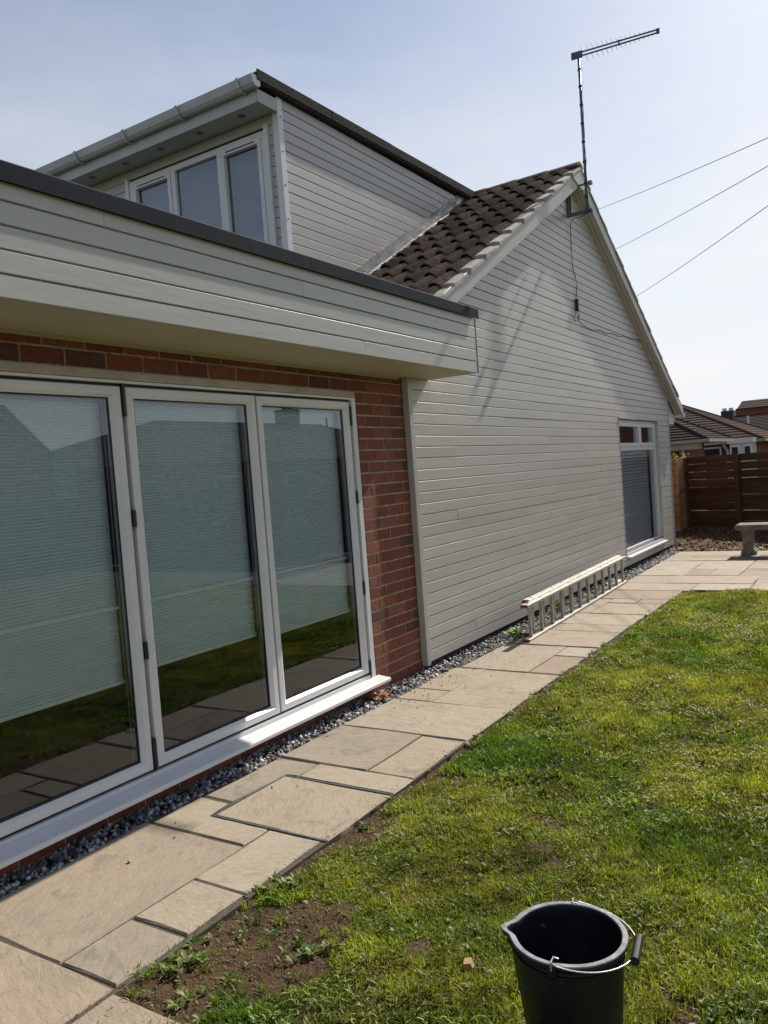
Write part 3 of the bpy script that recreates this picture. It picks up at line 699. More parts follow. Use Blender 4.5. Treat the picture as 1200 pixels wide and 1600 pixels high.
for (yj, zs_) in [(2.630, [(1.98, .155), (1.40, .085), (.745, .085), (.225, .155)]), (4.564, [(1.95, .13), (1.385, .085), (.75, .09), (.18, .11)]), (.695, [(1.98, .155), (1.40, .085), (.745, .085)])]:
    for zc, h in zs_:
        hm = MB(); hm.tube([(fx+.004, yj, zc-h/2), (fx+.004, yj, zc+h/2)], .0095, 8); hm.box(fx-.012, fx+.006, yj-.010, yj+.010, zc-h/2, zc+h/2)
        for q in (-.25, 0, .25): hm.tube([(fx+.004, yj, zc+q*h-.002), (fx+.004, yj, zc+q*h+.002)], .0115, 8)
        P_(hm, "hinge", 'hinge')

# ---- room behind the doors
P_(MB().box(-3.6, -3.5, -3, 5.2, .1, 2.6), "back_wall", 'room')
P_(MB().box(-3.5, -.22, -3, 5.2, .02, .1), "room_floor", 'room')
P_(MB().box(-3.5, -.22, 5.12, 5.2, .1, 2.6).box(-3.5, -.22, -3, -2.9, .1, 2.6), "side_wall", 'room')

# ---- extension roof box: fascia boards, soffit, coping
FX = 0.485; FE = 5.615
soff = P_(MB().box(0.0165, FX-.016, -3, FE-.012, 2.252, 2.268), "soffit", 'soffit')
MB().box(0.002, 0.016, -3, GY0-.06, 2.236, 2.262).build("soffit_trim", M['soffit'], soff)
P_(MB().box(-3.6, FX-.02, -3, FE-.014, 2.27, 2.66), "roof_box", 'trim')
PITCH = 0.0883
def board_profile(zb, zt, x, h=PITCH):
    """shiplap board: flat face, rounded nose at the foot, scooped rebate at the head"""
    pts = [(x-.016, zb), (x-.003, zb), (x, zb+.0025)]
    if zt - zb > h - .004: pts += [(x, zt-.0092), (x-.0015, zt-.0076), (x-.0125, zt-.0062), (x-.0125, zt), (x-.016, zt)]
    else: pts += [(x, zt), (x-.016, zt)]
    return pts
def board_y(y0, y1, zb, zt, x, parent, name="board", jit=True):
    dx = rng.uniform(-.0008, .0008) if jit else 0
    pts = [(a+dx, y0, z) for a, z in board_profile(zb, zt, x)]
    return MB().prism(pts, (0, y1-y0, 0)).build(name, M['clad'], parent)
def split_run(y0, y1, mn=1.6, mx=4.2, butt=.0012):
    out = []; y = y0
    if y1-y0 < mx*1.05 and rng.random() < .5: return [(y0, y1)]
    y = y0 + rng.uniform(.6, mx)
    cuts = []
    while y < y1-.5: cuts.append(y); y += rng.uniform(mn, mx)
    e = [y0]+cuts+[y1]
    return [(e[i]+(butt if i else 0), e[i+1]-(butt if i < len(e)-2 else 0)) for i in range(len(e)-1)]
fas = P_(MB().box(FX-.0195, FX-.0165, -3, FE-.013, 2.252, 2.668), "fascia_cladding", 'gasket')
zb = 2.252
while zb < 2.66:
    zt = min(zb+PITCH, 2.668)
    for (a, b) in split_run(-3, FE-.006, 3.0, 5.5): board_y(a, b, zb, zt, FX, fas)
    zb += PITCH
P_(MB().box(FX-.006, FX+.003, FE-.002, FE+.005, 2.252, 2.668), "corner_bead", 'galv')
# end face of the box (faces away)
e_ = P_(MB().box(0.03, FX-.018, FE-.010, FE-.004, 2.252, 2.668), "end_panel", 'clad')
cop = P_(MB().box(-.3, FX-.001, -3, FE-.002, 2.669, 2.672), "coping", 'coping')
segs = [-3, .75, 3.55, 5.47, 5.640]
for a, b in zip(segs[:-1], segs[1:]):
    MB().prism([(FX+.020, a+.0015, 2.664), (FX+.024, a+.0015, 2.664), (FX+.024, a+.0015, 2.733), (FX+.012, a+.0015, 2.742), (FX-.14, a+.0015, 2.738), (FX-.14, a+.0015, 2.720), (FX+.006, a+.0015, 2.720), (FX+.020, a+.0015, 2.712)], (0, b-a-.003, 0)).build("coping_piece", M['coping'], cop)
P_(MB().box(-3.6, FX-.13, -3, FE, 2.674, 2.715), "flat_roof", 'felt')

# ---- gable wall
SL = 0.54; AP = 9.42
def rake(y): return 4.76 - SL*abs(y-AP)
CX = 0.045
WY0, WY1, WZ0, WZ1 = 10.83, 12.95, .205, 2.06
def gable_layer(x0, x1, top, name, mt):
    """gable sheet with the window opening left out"""
    mb = MB()
    def col(y0, y1, z0_, z1a, z1b): mb.prism([(x0, y0, z0_), (x0, y1, z0_), (x0, y1, z1b), (x0, y0, z1a)], (x1-x0, 0, 0))
    t = lambda y: rake(y)+top
    col(5.31, AP, .04, t(5.31), t(AP)); col(AP, WY0-.0115, .04, t(AP), t(WY0)); col(WY1+.0115, GY1-.02, .04, t(WY1), t(GY1))
    col(WY0, WY1, .04, WZ0-.001, WZ0-.001); col(WY0, WY1, WZ1+.001, t(WY0), t(WY1))
    return P_(mb, name, mt)
gab = gable_layer(.0005, .0245, .05, "gable_cladding", 'gasket')
gable_layer(-.2, 0, .04, "gable_core", 'mortar')
zb = .050; k = 0
while zb < 4.74:
    zt = zb+PITCH
    hw = (4.76+.06-zb)/SL
    y0, y1 = max(5.335, AP-hw), min(GY1-.012, AP+hw)
    if y1-y0 > .08:
        runs = []
        if zb < WZ1+.03 and zt > WZ0-.03:
            if zb >= WZ0-.045 and zt <= WZ1+.07: runs = [(y0, WY0-.012), (WY1+.012, y1)]
            else: runs = [(y0, y1)]
        else: runs = [(y0, y1)]
        for (a, b) in runs:
            for (c, d) in split_run(a, b): board_y(c, d, zb, zt, CX, gab)
    zb += PITCH; k += 1
# corner post at the brick junction and thin corner trim
P_(MB().box(.0015, .056, 5.262, 5.312, .030, 2.2515), "corner_post", 'trim', bevel=.003)
P_(MB().box(.028, .0505, 5.3135, 5.333, .046, 2.2515), "corner_trim", 'clad', bevel=.002)
P_(MB().box(.026, .054, GY1-.011, GY1+.006, .046, 2.50), "far_corner_trim", 'trim', bevel=.002)

# ---- tall window in the gable
wx = -0.005
wr = P_(MB().box(-.12, CX+.004, WY1, WY1+.011, WZ0, WZ1), "window_reveal", 'trim')
P_(MB().box(-.12, CX+.004, WY0-.011, WY0, WZ0, WZ1), "window_reveal", 'trim')
P_(MB().box(-.12, CX+.016, WY0-.014, WY1+.014, WZ1+.001, WZ1+.022), "window_head_trim", 'trim')
P_(MB().prism([(-.10, WY0-.012, .165), (CX+.055, WY0-.012, .160), (CX+.055, WY0-.012, .180), (-.10, WY0-.012, .203)], (0, WY1-WY0+.05, 0)), "window_sill", 'upvc', bevel=.002)
wf = empty("window_frame"); wf.parent = house; wf.location = -Vector(house.location)
def frame_ring(y0, y1, z0_, z1_, w, x0, x1, name, parent, mt='upvc'):
    return MB().box(x0, x1, y0, y0+w, z0_, z1_).box(x0, x1, y1-w, y1, z0_, z1_).box(x0, x1, y0+w, y1-w, z0_, z0_+w).box(x0, x1, y0+w, y1-w, z1_-w, z1_).build(name, M[mt], parent, bevel=.003)
wf2 = P_(MB().box(-.075, wx, WY0, WY0+.045, WZ0, WZ1).box(-.075, wx, WY1-.045, WY1, WZ0, WZ1).box(-.075, wx, WY0+.045, WY1-.045, WZ0, WZ0+.06).box(-.075, wx, WY0+.045, WY1-.045, WZ1-.045, WZ1)
         .box(-.075, wx, WY0+.045, WY1-.045, 1.625, 1.68), "tall_window", 'upvc', bevel=.003)
bpy.data.objects.remove(wf)
ymid = 12.02
frame_ring(WY0+.046, ymid-.012, 1.682, WZ1-.046, .05, -.06, wx+.016, "top_light_frame", wf2)
frame_ring(ymid+.012, WY1-.046, 1.682, WZ1-.046, .05, -.06, wx+.016, "top_light_frame", wf2)
MB().box(-.07, wx+.001, ymid-.0115, ymid+.0115, 1.682, WZ1-.046).build("mullion", M['upvc'], wf2)
for (a, b, c, d) in [(WY0+.09, ymid-.06, 1.73, WZ1-.09), (ymid+.06, WY1-.09, 1.73, WZ1-.09), (WY0+.044, WY1-.044, WZ0+.059, 1.626)]:
    MB().add([(-.03, a, c), (-.03, b, c), (-.03, b, d), (-.03, a, d)], [(0, 1, 2, 3)]).build("pane", M['glass'], wf2)
vb = P_(MB().box(-.13, -.08, 10.98, 12.68, 1.60, 1.64), "venetian_blind", 'rail')
sm = MB().box(-.024, .024, 0, 1.66, 0, .0025).mesh("slat", M['slat'])
for q in range(30):
    o = link("slat", sm, vb, loc=(-.075, 11.0, .26+q*.0455)); o.rotation_euler = (0, R_(50), 0)
P_(MB().box(-.9, -.8, 10.6, 13.2, .05, 2.2).box(-.8, -.21, 10.6, 10.7, .05, 2.2).box(-.8, -.21, 13.1, 13.2, .05, 2.2).box(-.9, -.21, 10.6, 13.2, 0.0, .05), "window_room", 'room')

# ---- rake boards, soffits
RX = 0.175
def rake_strip(y0, y1, zo0, zo1, x0, x1, name, mt, bevel=0):
    """a strip following the rake between offsets zo0..zo1 above the inner rake line"""
    pts = [(x0, y0, rake(y0)+zo0), (x0, y1, rake(y1)+zo0), (x0, y1, rake(y1)+zo1), (x0, y0, rake(y0)+zo1)]
    return P_(MB().prism(pts, (x1-x0, 0, 0)), name, mt, bevel=bevel)
rake_strip(5.05, AP-.001, 0, .165, RX-.020, RX, "barge_board", 'trim', .002)
rake_strip(AP+.001, 14.25, 0, .155, RX-.020, RX, "barge_board", 'trim', .002)
rake_strip(5.05, AP-.001, .004, .020, CX+.001, RX-.021, "rake_soffit", 'trim')
ss = rake_strip(AP+.001, 14.20, .006, .020, CX+.001, CX+.056, "soffit_board", 'trim')
rake_strip(AP+.001, 14.20, .006, .020, CX+.062, RX-.021, "soffit_board", 'trim')
P_(MB().prism([(RX+.0005, AP-.30, rake(AP-.30)+.166), (RX+.0005, AP, 4.70), (RX+.0005, AP+.30, rake(AP+.3)+.156), (RX+.0005, AP, rake(AP)+.166)], (.014, 0, 0)), "apex_plate", 'trim')
# boxed end of the far eaves
P_(MB().prism([(-.9, GY1+.01, 2.05), (-.9, 14.12, 2.05), (-.9, 14.20, 2.15), (-.9, GY1+.01, 2.40)], (.9, 0, 0)), "eaves_box", 'upvc')
P_(MB().prism([(.004, 13.70, 2.03), (.004, 14.12, 2.03), (.004, 14.24, 2.16), (.004, 14.13, 2.215), (.004, 13.70, 2.215)], (.030, 0, 0)), "eaves_box_end", 'upvc')
P_(MB().prism([(.004, 13.70, 2.217), (.004, 14.12, 2.217), (.004, 13.70, 2.43)], (.030, 0, 0)), "eaves_cladding", 'clad')
gt = MB()
for q in range(10):
    a0, a1 = math.pi+math.pi*q/10, math.pi+math.pi*(q+1)/10
    gt.add([(-6, 14.30+.055*math.cos(a0), 2.20+.055*math.sin(a0)), (RX, 14.30+.055*math.cos(a0), 2.20+.055*math.sin(a0)), (RX, 14.30+.055*math.cos(a1), 2.20+.055*math.sin(a1)), (-6, 14.30+.055*math.cos(a1), 2.20+.055*math.sin(a1))], [(0, 1, 2, 3)])
gt.prism([(RX-.003, 14.245, 2.20), (RX-.003, 14.355, 2.20), (RX-.003, 14.33, 2.15), (RX-.003, 14.27, 2.15)], (.006, 0, 0))
P_(gt, "rear_gutter", 'upvc')

# ---- main roof
SR = 0.555
def roofz(y): return 4.925 - SR*abs(y-AP)
P_(MB().prism([(-9, 5.05, roofz(5.05)), (-9, AP, 4.925), (-9, 14.28, roofz(14.28)), (-9, 14.28, roofz(14.28)-.04), (-9, AP, 4.875), (-9, 5.05, roofz(5.05)-.04)], (9+RX-.03, 0, 0)), "roof_deck", 'tilefar2')
roof = P_(MB().box(-9, RX-.04, AP-.09, AP+.09, 4.90, 4.93), "roof", 'tilefar2')
TW = 0.207; GA = 0.365; alpha = math.atan(SR)
tp = MB(); prof = []
NP = 10
for q in range(NP+1):
    t = q/NP; u = t*TW*1.04
    hgt = .004 + (.058*math.sin(math.pi*max(0, min(1, (t-.30)/.70)))**.75 if t > .4 else .006*(1-t/.4))
    prof.append((u, hgt))
for (v0, lift) in ((0.0, .050), (GA*1.14, .002)):
    for (u, h) in prof: tp.v.append((u, v0, h+lift))
for (u, h) in prof: tp.v.append((u, 0.004, h+.050-.017))
n_ = NP+1
for q in range(NP):
    tp.f.append((q, q+1, n_+q+1, n_+q))
    tp.f.append((q+1, q, 2*n_+q, 2*n_+q+1))
tp.f.append((0, n_, 2*n_)); tp.f.append((NP, 2*n_+NP, n_+NP))
tme = bpy.data.meshes.new("tile"); tme.from_pydata(tp.v, [], tp.f)
bm = bmesh.new(); bm.from_mesh(tme); bmesh.ops.recalc_face_normals(bm, faces=bm.faces); bm.to_mesh(tme); bm.free()
tme.materials.append(M['tile'])
for p in tme.polygons:
    p.use_smooth = len(p.vertices) == 4 and abs(p.normal.y) < .5
# tile local frame: X across, Y up the slope
def tile_at(x, s_, side):
    o = link("tile", tme, roof, loc=(0, 0, 0))
    ca, sa = math.cos(alpha), math.sin(alpha)
    if side < 0:   # slope towards the camera: s_ measured down from the ridge
        y = AP - s_*ca; z = 4.925 - s_*sa + .006
        Mx = Matrix(((1, 0, 0, x), (0, ca, -sa, y), (0, sa, ca, z), (0, 0, 0, 1)))
    else:
        y = AP + s_*ca; z = 4.925 - s_*sa + .006
        Mx = Matrix(((-1, 0, 0, x+TW), (0, -ca, sa, y), (0, sa, ca, z), (0, 0, 0, 1)))
    o.matrix_local = Mx @ Matrix.Translation((rng.uniform(-.002, .002), rng.uniform(-.004, .004), rng.uniform(0, .003))) @ Matrix.Rotation(rng.uniform(-.006, .006), 4, 'X')
XV = 0.075
for col in range(6):
    for r_ in range(13):
        tile_at(XV-(col+1)*TW, GA*(r_+1), -1)
for col in range(2):
    for r_ in range(14):
        tile_at(XV-(col+1)*TW+.05, GA*(r_+1), 1)
# mortared verge: one lump per course
for side in (-1, 1):
    for r_ in range(13 if side < 0 else 14):
        s0_, s1_ = GA*r_+.005, GA*(r_+1)
        ca, sa = math.cos(alpha), math.sin(alpha)
        def pt(x, s_, h): return (x, AP+side*(s_*ca) , 4.925 - s_*sa + h)
        j = rng.uniform(-.006, .006)
        x0, x1 = XV-.012, RX+.018+j
        mb = MB()
        mb.v = [pt(x0, s0_, .010), pt(x1, s0_, .006), pt(x1-.005, s0_, .038), pt((x0+x1)/2, s0_, .050), pt(x0, s0_, .045), pt(x0, s1_, .020), pt(x1, s1_, .012), pt(x1-.003, s1_, .064), pt((x0+x1)/2+rng.uniform(-.01, .01), s1_, .074), pt(x0, s1_, .066)]
        mb.f = [(0, 4, 3, 2, 1), (5, 6, 7, 8, 9), (0, 1, 6, 5), (1, 2, 7, 6), (2, 3, 8, 7), (3, 4, 9, 8), (4, 0, 5, 9)]
        P_(mb, "verge_piece", 'verge', bevel=.005)
# ridge tiles
for q in range(20):
    xa = RX+.012 - q*.40; xb = xa-.405
    mb = MB(); ang = [math.pi*(.08+.84*t/8) for t in range(9)]
    mb.v = [(x, AP+(.105+e)*math.cos(a), 4.925+.020+(.075+e)*math.sin(a)) for (x, e) in ((xa, .004), (xb, -.004)) for a in ang] + [(x, AP+(.085+e)*math.cos(a), 4.925+.015+(.055+e)*math.sin(a)) for (x, e) in ((xa, .004), (xb, -.004)) for a in ang]
    mb.f = [(t, t+1, 9+t+1, 9+t) for t in range(8)] + [(18+t, 27+t, 27+t+1, 18+t+1) for t in range(8)] + [(t, 18+t, 18+t+1, t+1) for t in range(8)] + [(9+t, 9+t+1, 27+t+1, 27+t) for t in range(8)]
    MB.build(mb, "ridge_tile", M['tile'], roof)
# lead flashing against the dormer
DX = -1.2
ca, sa = math.cos(alpha), math.sin(alpha)
def pt(x, s_, h): return (x, AP-s_*ca, 4.925-s_*sa+h)
for q in range(4):
    s0_, s1_ = .20+q*1.10, 1.10*(q+1)+.26
    mb = MB()
    rows = 12; vv = []
    for t in range(rows+1):
        s_ = s0_+(s1_-s0_)*t/rows; e = rng.uniform(-.004, .004); lift = .004*(q % 2)
        vv += [pt(DX+.004, s_, .20+e+lift), pt(DX+.006, s_, .085+e), pt(DX+.03, s_, .066+e+lift), pt(DX+.085, s_, .060+e*1.5+lift)]
    mb.v = vv; mb.f = [(t*4+k_, t*4+k_+1, (t+1)*4+k_+1, (t+1)*4+k_) for t in range(rows) for k_ in range(3)]
    P_(mb, "lead_flashing", 'lead', smooth=False)
for r_ in range(13):    # dressed lead over the first roll of each course, sun glints painted in as near-white
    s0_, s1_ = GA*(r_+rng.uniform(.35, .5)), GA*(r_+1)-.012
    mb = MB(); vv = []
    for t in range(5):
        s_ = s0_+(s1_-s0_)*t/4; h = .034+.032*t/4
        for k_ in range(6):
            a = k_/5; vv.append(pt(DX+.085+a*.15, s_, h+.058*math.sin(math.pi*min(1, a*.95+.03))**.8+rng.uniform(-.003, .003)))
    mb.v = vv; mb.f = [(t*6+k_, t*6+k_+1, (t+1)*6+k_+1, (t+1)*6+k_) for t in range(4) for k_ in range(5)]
    P_(mb, "soaker_glint", 'leadglint')
for q in range(7):      # near-white plates, sun glints painted by colour along the ridge foot
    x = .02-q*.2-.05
    P_(MB().prism([pt(x-.055, .16, .075), pt(x+.035, .16, .078), pt(x+.04, .20, .062), pt(x-.055, .20, .060)], (0, 0, .008)), "ridge_glint", 'leadglint')

# ---- dormer
DY0 = 5.54; DZT = 4.80
dcl = P_(MB().prism([(DX-.03, DY0, 2.4), (DX-.03, AP+.2, 4.5), (DX-.03, AP+.2, DZT+.1), (DX-.03, DY0, DZT+.1)], (.008, 0, 0)), "dormer_cladding", 'gasket')
zb = 4.905-PITCH-.06
while zb > 2.7:
    y1 = min(AP+.15, AP-(4.925-(zb))/SR+.16)
    if y1 > DY0+.2: board_y(DY0+.062, y1, zb, zb+PITCH, DX, dcl)
    zb -= PITCH
P_(MB().box(DX-.055, DX+.010, DY0-.010, DY0+.060, 2.7, 4.835), "dormer_corner_post", 'upvc', bevel=.003)
for q in range(8):
    P_(MB().tube([(DX+.009, DY0+.022, 4.67-q*.29), (DX+.016, DY0+.022, 4.67-q*.29)], .006, 8), "screw_head", 'hinge')
# front wall
dfw = P_(MB().box(-7, -3.125, DY0+.03, DY0+.08, 2.7, 4.76).box(-1.362, DX-.056, DY0+.03, DY0+.08, 2.7, 4.76).box(-3.125, -1.362, DY0+.03, DY0+.08, 4.606, 4.76).box(-3.125, -1.362, DY0+.03, DY0+.08, 2.7, 3.19), "dormer_front_cladding", 'gasket')
def board_x(x0, x1, zb, zt, y, parent):
    pts = [(x0, y-(a-0), z) for a, z in board_profile(zb, zt, 0.0)]
    return MB().prism(pts, (x1-x0, 0, 0)).build("board", M['clad'], parent)
WXR, WXL, WZT, WZB = -1.362, -3.125, 4.605, 3.25
zb = 4.72-PITCH
while zb > 2.7:
    zt = zb+PITCH; fy = DY0+.012
    if zb > WZT: board_x(-7, DX-.057, zb, zt, fy, dfw)
    else:
        board_x(WXR+.045, DX-.057, zb, zt, fy, dfw); board_x(-7, WXL-.05, zb, zt, fy, dfw)
    zb -= PITCH
P_(MB().box(WXR, WXR+.044, DY0-.012, DY0+.03, 3.0, 4.640), "window_edge_trim", 'upvc')
P_(MB().box(WXL-.044, WXL, DY0-.012, DY0+.03, 3.0, 4.640), "window_edge_trim", 'upvc')
dw = P_(MB().box(WXL+.001, WXR-.001, DY0+.0, DY0+.06, WZT-.055, WZT-.001).box(WXR-.045, WXR-.001, DY0, DY0+.06, WZB, WZT-.055).box(WXL+.001, WXL+.06, DY0, DY0+.06, WZB, WZT-.055)
         .box(-1.940, -1.885, DY0, DY0+.06, WZB, WZT-.055).box(-2.540, -2.485, DY0, DY0+.06, WZB, WZT-.055).box(WXL+.06, WXR-.045, DY0, DY0+.059, WZB-.05, WZB), "dormer_window", 'upvc', bevel=.002)
for (a, b, sash) in [(-1.885, WXR-.045, 1), (-2.485, -1.940, 0), (WXL+.06, -2.540, 1)]:
    z1 = WZT-.056
    if sash:
        MB().box(a+.001, a+.04, DY0-.010, DY0+.04, WZB, z1-.04).box(b-.04, b-.001, DY0-.010, DY0+.04, WZB, z1-.04).box(a+.001, b-.001, DY0-.010, DY0+.04, z1-.04, z1).build("sash", M['upvc'], dw, bevel=.002)
        MB().box(a+.07, b-.07, DY0-.014, DY0-.0105, z1-.022, z1-.013).build("trickle_vent", M['gasket'], dw)
    MB().add([(a, DY0+.03, WZB), (b, DY0+.03, WZB), (b, DY0+.03, z1), (a, DY0+.03, z1)], [(0, 1, 2, 3)]).build("pane", M['glassD'], dw)
P_(MB().box(-7, DX-.06, 7.0, 7.1, 2.7, 4.7), "dormer_room", 'room')
M['curtain'] = mat("net_curtain", (0.30, 0.33, 0.38), 0.9)
P_(MB().box(WXL, WXR, DY0+.15, DY0+.16, WZB, WZT), "net_curtain", 'curtain')
# roof slab, soffit box, lights, gutter
P_(MB().prism([(-7, 5.24, 4.835), (-7, 9.35, 4.875), (-7, 9.35, 4.975), (-7, 5.24, 4.925)], (7+DX+.055, 0, 0)), "dormer_roof", 'felt', bevel=.006)
segs = [5.235, 6.28, 7.3, 8.3, 9.4]
for q, (a, b) in enumerate(zip(segs[:-1], segs[1:])):
    za, zb2 = 4.852+.011*(a-5.24), 4.852+.011*(b-5.24)+.003
    P_(MB().prism([(DX+.056, a, za), (DX+.056, b+.04, zb2), (DX+.056, b+.04, zb2+.085), (DX+.056, a, za+.085)], (.010+.002*(q % 2), 0, 0)), "felt_edge", 'felt')
P_(MB().box(-7, DX-.001, 5.275, 5.295, 4.700, 4.835), "dormer_fascia", 'guttershade', bevel=.002)
P_(MB().box(DX-.0009, DX+.012, 5.277, 5.527, 4.700, 4.810), "soffit_end_board", 'trim', bevel=.002)
dsof = P_(MB().box(-7, DX-.012, 5.296, DY0+.028, 4.722, 4.732), "dormer_soffit", 'guttershade')
for q in range(6):
    x = -1.50-.50*q
    MB().lathe([(.001, -.004), (.028, -.004), (.034, -.002), (.036, 0)], (x, 5.415, 4.7215), 16).build("downlight", M['galv'], dsof)
gm = MB(); gp = [(5.272, 4.880), (5.272, 4.806), (5.248, 4.795), (5.212, 4.795), (5.188, 4.818), (5.177, 4.855), (5.170, 4.880), (5.177, 4.882)]
for (a, b) in zip(gp[:-1], gp[1:]):
    gm.add([(-7, a[0], a[1]), (DX+.05, a[0], a[1]), (DX+.05, b[0], b[1]), (-7, b[0], b[1])], [(0, 1, 2, 3)])
gut = P_(gm, "gutter", 'guttershade')
MB().prism([(DX+.05, y, z) for y, z in gp], (.006, 0, 0)).build("end_cap", M['upvc'], gut)
for x in (-1.30, -2.02, -2.72, -3.42, -4.1):
    bmk = MB(); g2 = [(5.272, 4.785), (5.247, 4.786), (5.208, 4.787), (5.181, 4.812), (5.169, 4.852), (5.162, 4.878), (5.169, 4.889)]
    for (a, b) in zip(g2[:-1], g2[1:]):
        bmk.prism([(x-.014, a[0], a[1]), (x-.014, b[0], b[1]), (x-.014, b[0]-.008, b[1]-.004), (x-.014, a[0]-.008, a[1]-.008)], (.028, 0, 0))
    bmk.build("bracket", M['guttershade'], gut)
# rear and hidden walls close the volume
P_(MB().box(-9, -.21, 13.5, 13.68, 0, 2.5).box(-9, -8.8, 5.3, 13.5, 0, 3).box(-9, -3.6, 5.22, 5.3, 0, 2.6), "outer_wall", 'render')

# ------------------------------------------------------------------ television aerial
ae = empty("television_aerial", (.3, 9.22, 4.3))
tag(ae, "log periodic television aerial on a tall mast at the gable apex", "aerial")
A = lambda mb, nme, mt, **k: mb.build(nme, M[mt], ae, **k)
plate = MB().box(.050, .056, 9.255, 9.335, 4.40, 4.70).box(.056, .075, 9.255, 9.262, 4.40, 4.70).box(.056, .075, 9.328, 9.335, 4.40, 4.70)
A(plate, "wall_bracket", 'galv')
A(MB().box(.056, .36, 9.20, 9.225, 4.355, 4.395).box(.27, .36, 9.17, 9.255, 4.372, 4.380), "bracket_arm", 'galv')
A(MB().box(.20, .34, 9.200, 9.222, 4.675, 4.692).box(.335, .372, 9.19, 9.24, 4.665, 4.705), "upper_arm", 'galv')
mp0, mp1 = Vector((.30, 9.205, 4.36)), Vector((.30, 9.250, 6.10))
A(MB().tube([mp0, mp1], .0155, 12), "mast", 'mast', smooth=True)
for t in (.10, .19, .33, .46, .58, .70, .82, .93):
    c = mp0.lerp(mp1, t); A(MB().tube([c-Vector((0, 0, .011)), c+Vector((0, 0, .011))], .021, 10), "cable_tie", 'black')
cab = [mp0.lerp(mp1, t)+Vector((.020+.004*math.sin(t*40), -.012+.006*math.sin(t*23), 0)) for t in np.linspace(0.0, .93, 20)]
cab += [mp1+Vector((.03, -.03, -.03)), mp1+Vector((-.02, -.10, .0)), mp1+Vector((-.06, -.08, .05))]
A(MB().tube(cab, .0036, 6), "aerial_cable", 'black')
b0 = Vector((.262, 9.165, 6.108)); b1 = Vector((1.178, 9.270, 6.108)); bd = (b1-b0).normalized(); bu = Vector((0, 0, 1)); bs = bd.cross(bu).normalized()
def bar(a, b, w, h):
    a = Vector(a); b = Vector(b); q = [a+bs*w+bu*h, a-bs*w+bu*h, a-bs*w-bu*h, a+bs*w-bu*h]
    return MB().prism(q, b-a)
A(bar(b0+bu*.020+bd*.05, b1+bu*.016, .006, .007), "boom", 'aerial')
A(bar(b0-bu*.020+bd*.05, b1-bu*.016, .006, .007), "boom", 'aerial')
A(bar(b0-bd*.02, b0+bd*.105, .012, .038), "boom_clamp", 'aerial', bevel=.004)
A(bar(b1-bd*.02, b1+bd*.015, .008, .028), "boom_end", 'aerial', bevel=.002)
A(bar(b0+bd*.50, b0+bd*.515, .009, .030), "boom_spacer", 'aerial')
for q in range(15):
    t = .12+.78*(q/14)**.92; ln = .16*(1-.72*q/14)
    c = b0.lerp(b1, t); s_ = 1 if q % 2 else -1
    # elements stand nearly upright, alternating on the two booms
    d_ = (bu*.94 - bd*.30).normalized()
    el = MB().tube([c+bu*.018, c+bu*.018+d_*ln*.5], .0022, 5).tube([c-bu*.018+bd*.03, c-bu*.018+bd*.03-d_*ln*.5], .0022, 5)
    A(el, "element", 'aerial')
drop = [(.33, 9.19, 4.36), (.22, 9.24, 4.34), (.10, 9.30, 4.36), (.062, 9.30, 4.30), (.055, 9.305, 4.05), (.056, 9.30, 3.80), (.055, 9.38, 3.70), (.056, 9.42, 3.60), (.056, 9.36, 3.46)]
A(MB().tube(drop, .0045, 6), "down_lead", 'black')
A(MB().box(.048, .082, 9.33, 9.375, 3.30, 3.44), "junction_box", 'black', bevel=.004)
import itertools
loop = [(.056, 9.34, 3.32), (.07, 9.25, 3.24), (.056, 9.20, 3.20), (.06, 9.28, 3.17), (.056, 9.36, 3.19), (.07, 9.40, 3.25), (.056, 9.37, 3.33)]
A(MB().tube(loop, .004, 6), "cable_loop", 'black')
run = [(.056, 9.37, 3.31), (.058, 9.40, 3.18)] + [(.053+.006*abs(math.sin(q*2.1)), 9.45+q*.16, 3.13+.012*math.sin(q*1.7)+.0065*q) for q in range(1, 19)] + [(.12, 12.42, 3.16), (.18, 12.46, 3.18)]
A(MB().tube(run, .0038, 6), "cable_run", 'black')

# overhead lines, strung from a pole far behind the house over the garden
for a, b, lab in [((-5.244, 26, 9.522), (1.714, 14, 6.362), "highest of the three overhead wires, leaving the gable nearest its apex"),
                  ((-4.488, 26, 8.121), (1.693, 14, 5.939), "middle one of the three overhead wires right of the gable"),
                  ((-3.871, 26, 6.475), (1.664, 14, 5.339), "lowest of the three overhead wires, meeting the rake furthest down")]:
    a = Vector(a); b = Vector(b); d = b-a
    path = [a+d*t+Vector((0, 0, -.10*math.sin(math.pi*min(1, max(0, (t+.2)/1.6))))) for t in np.linspace(-.2, 1.4, 14)]
    o = MB().tube(path, .0065, 5).build("overhead_wire", M['black']); tag(o, lab, "wire", "overhead wires right of the gable")

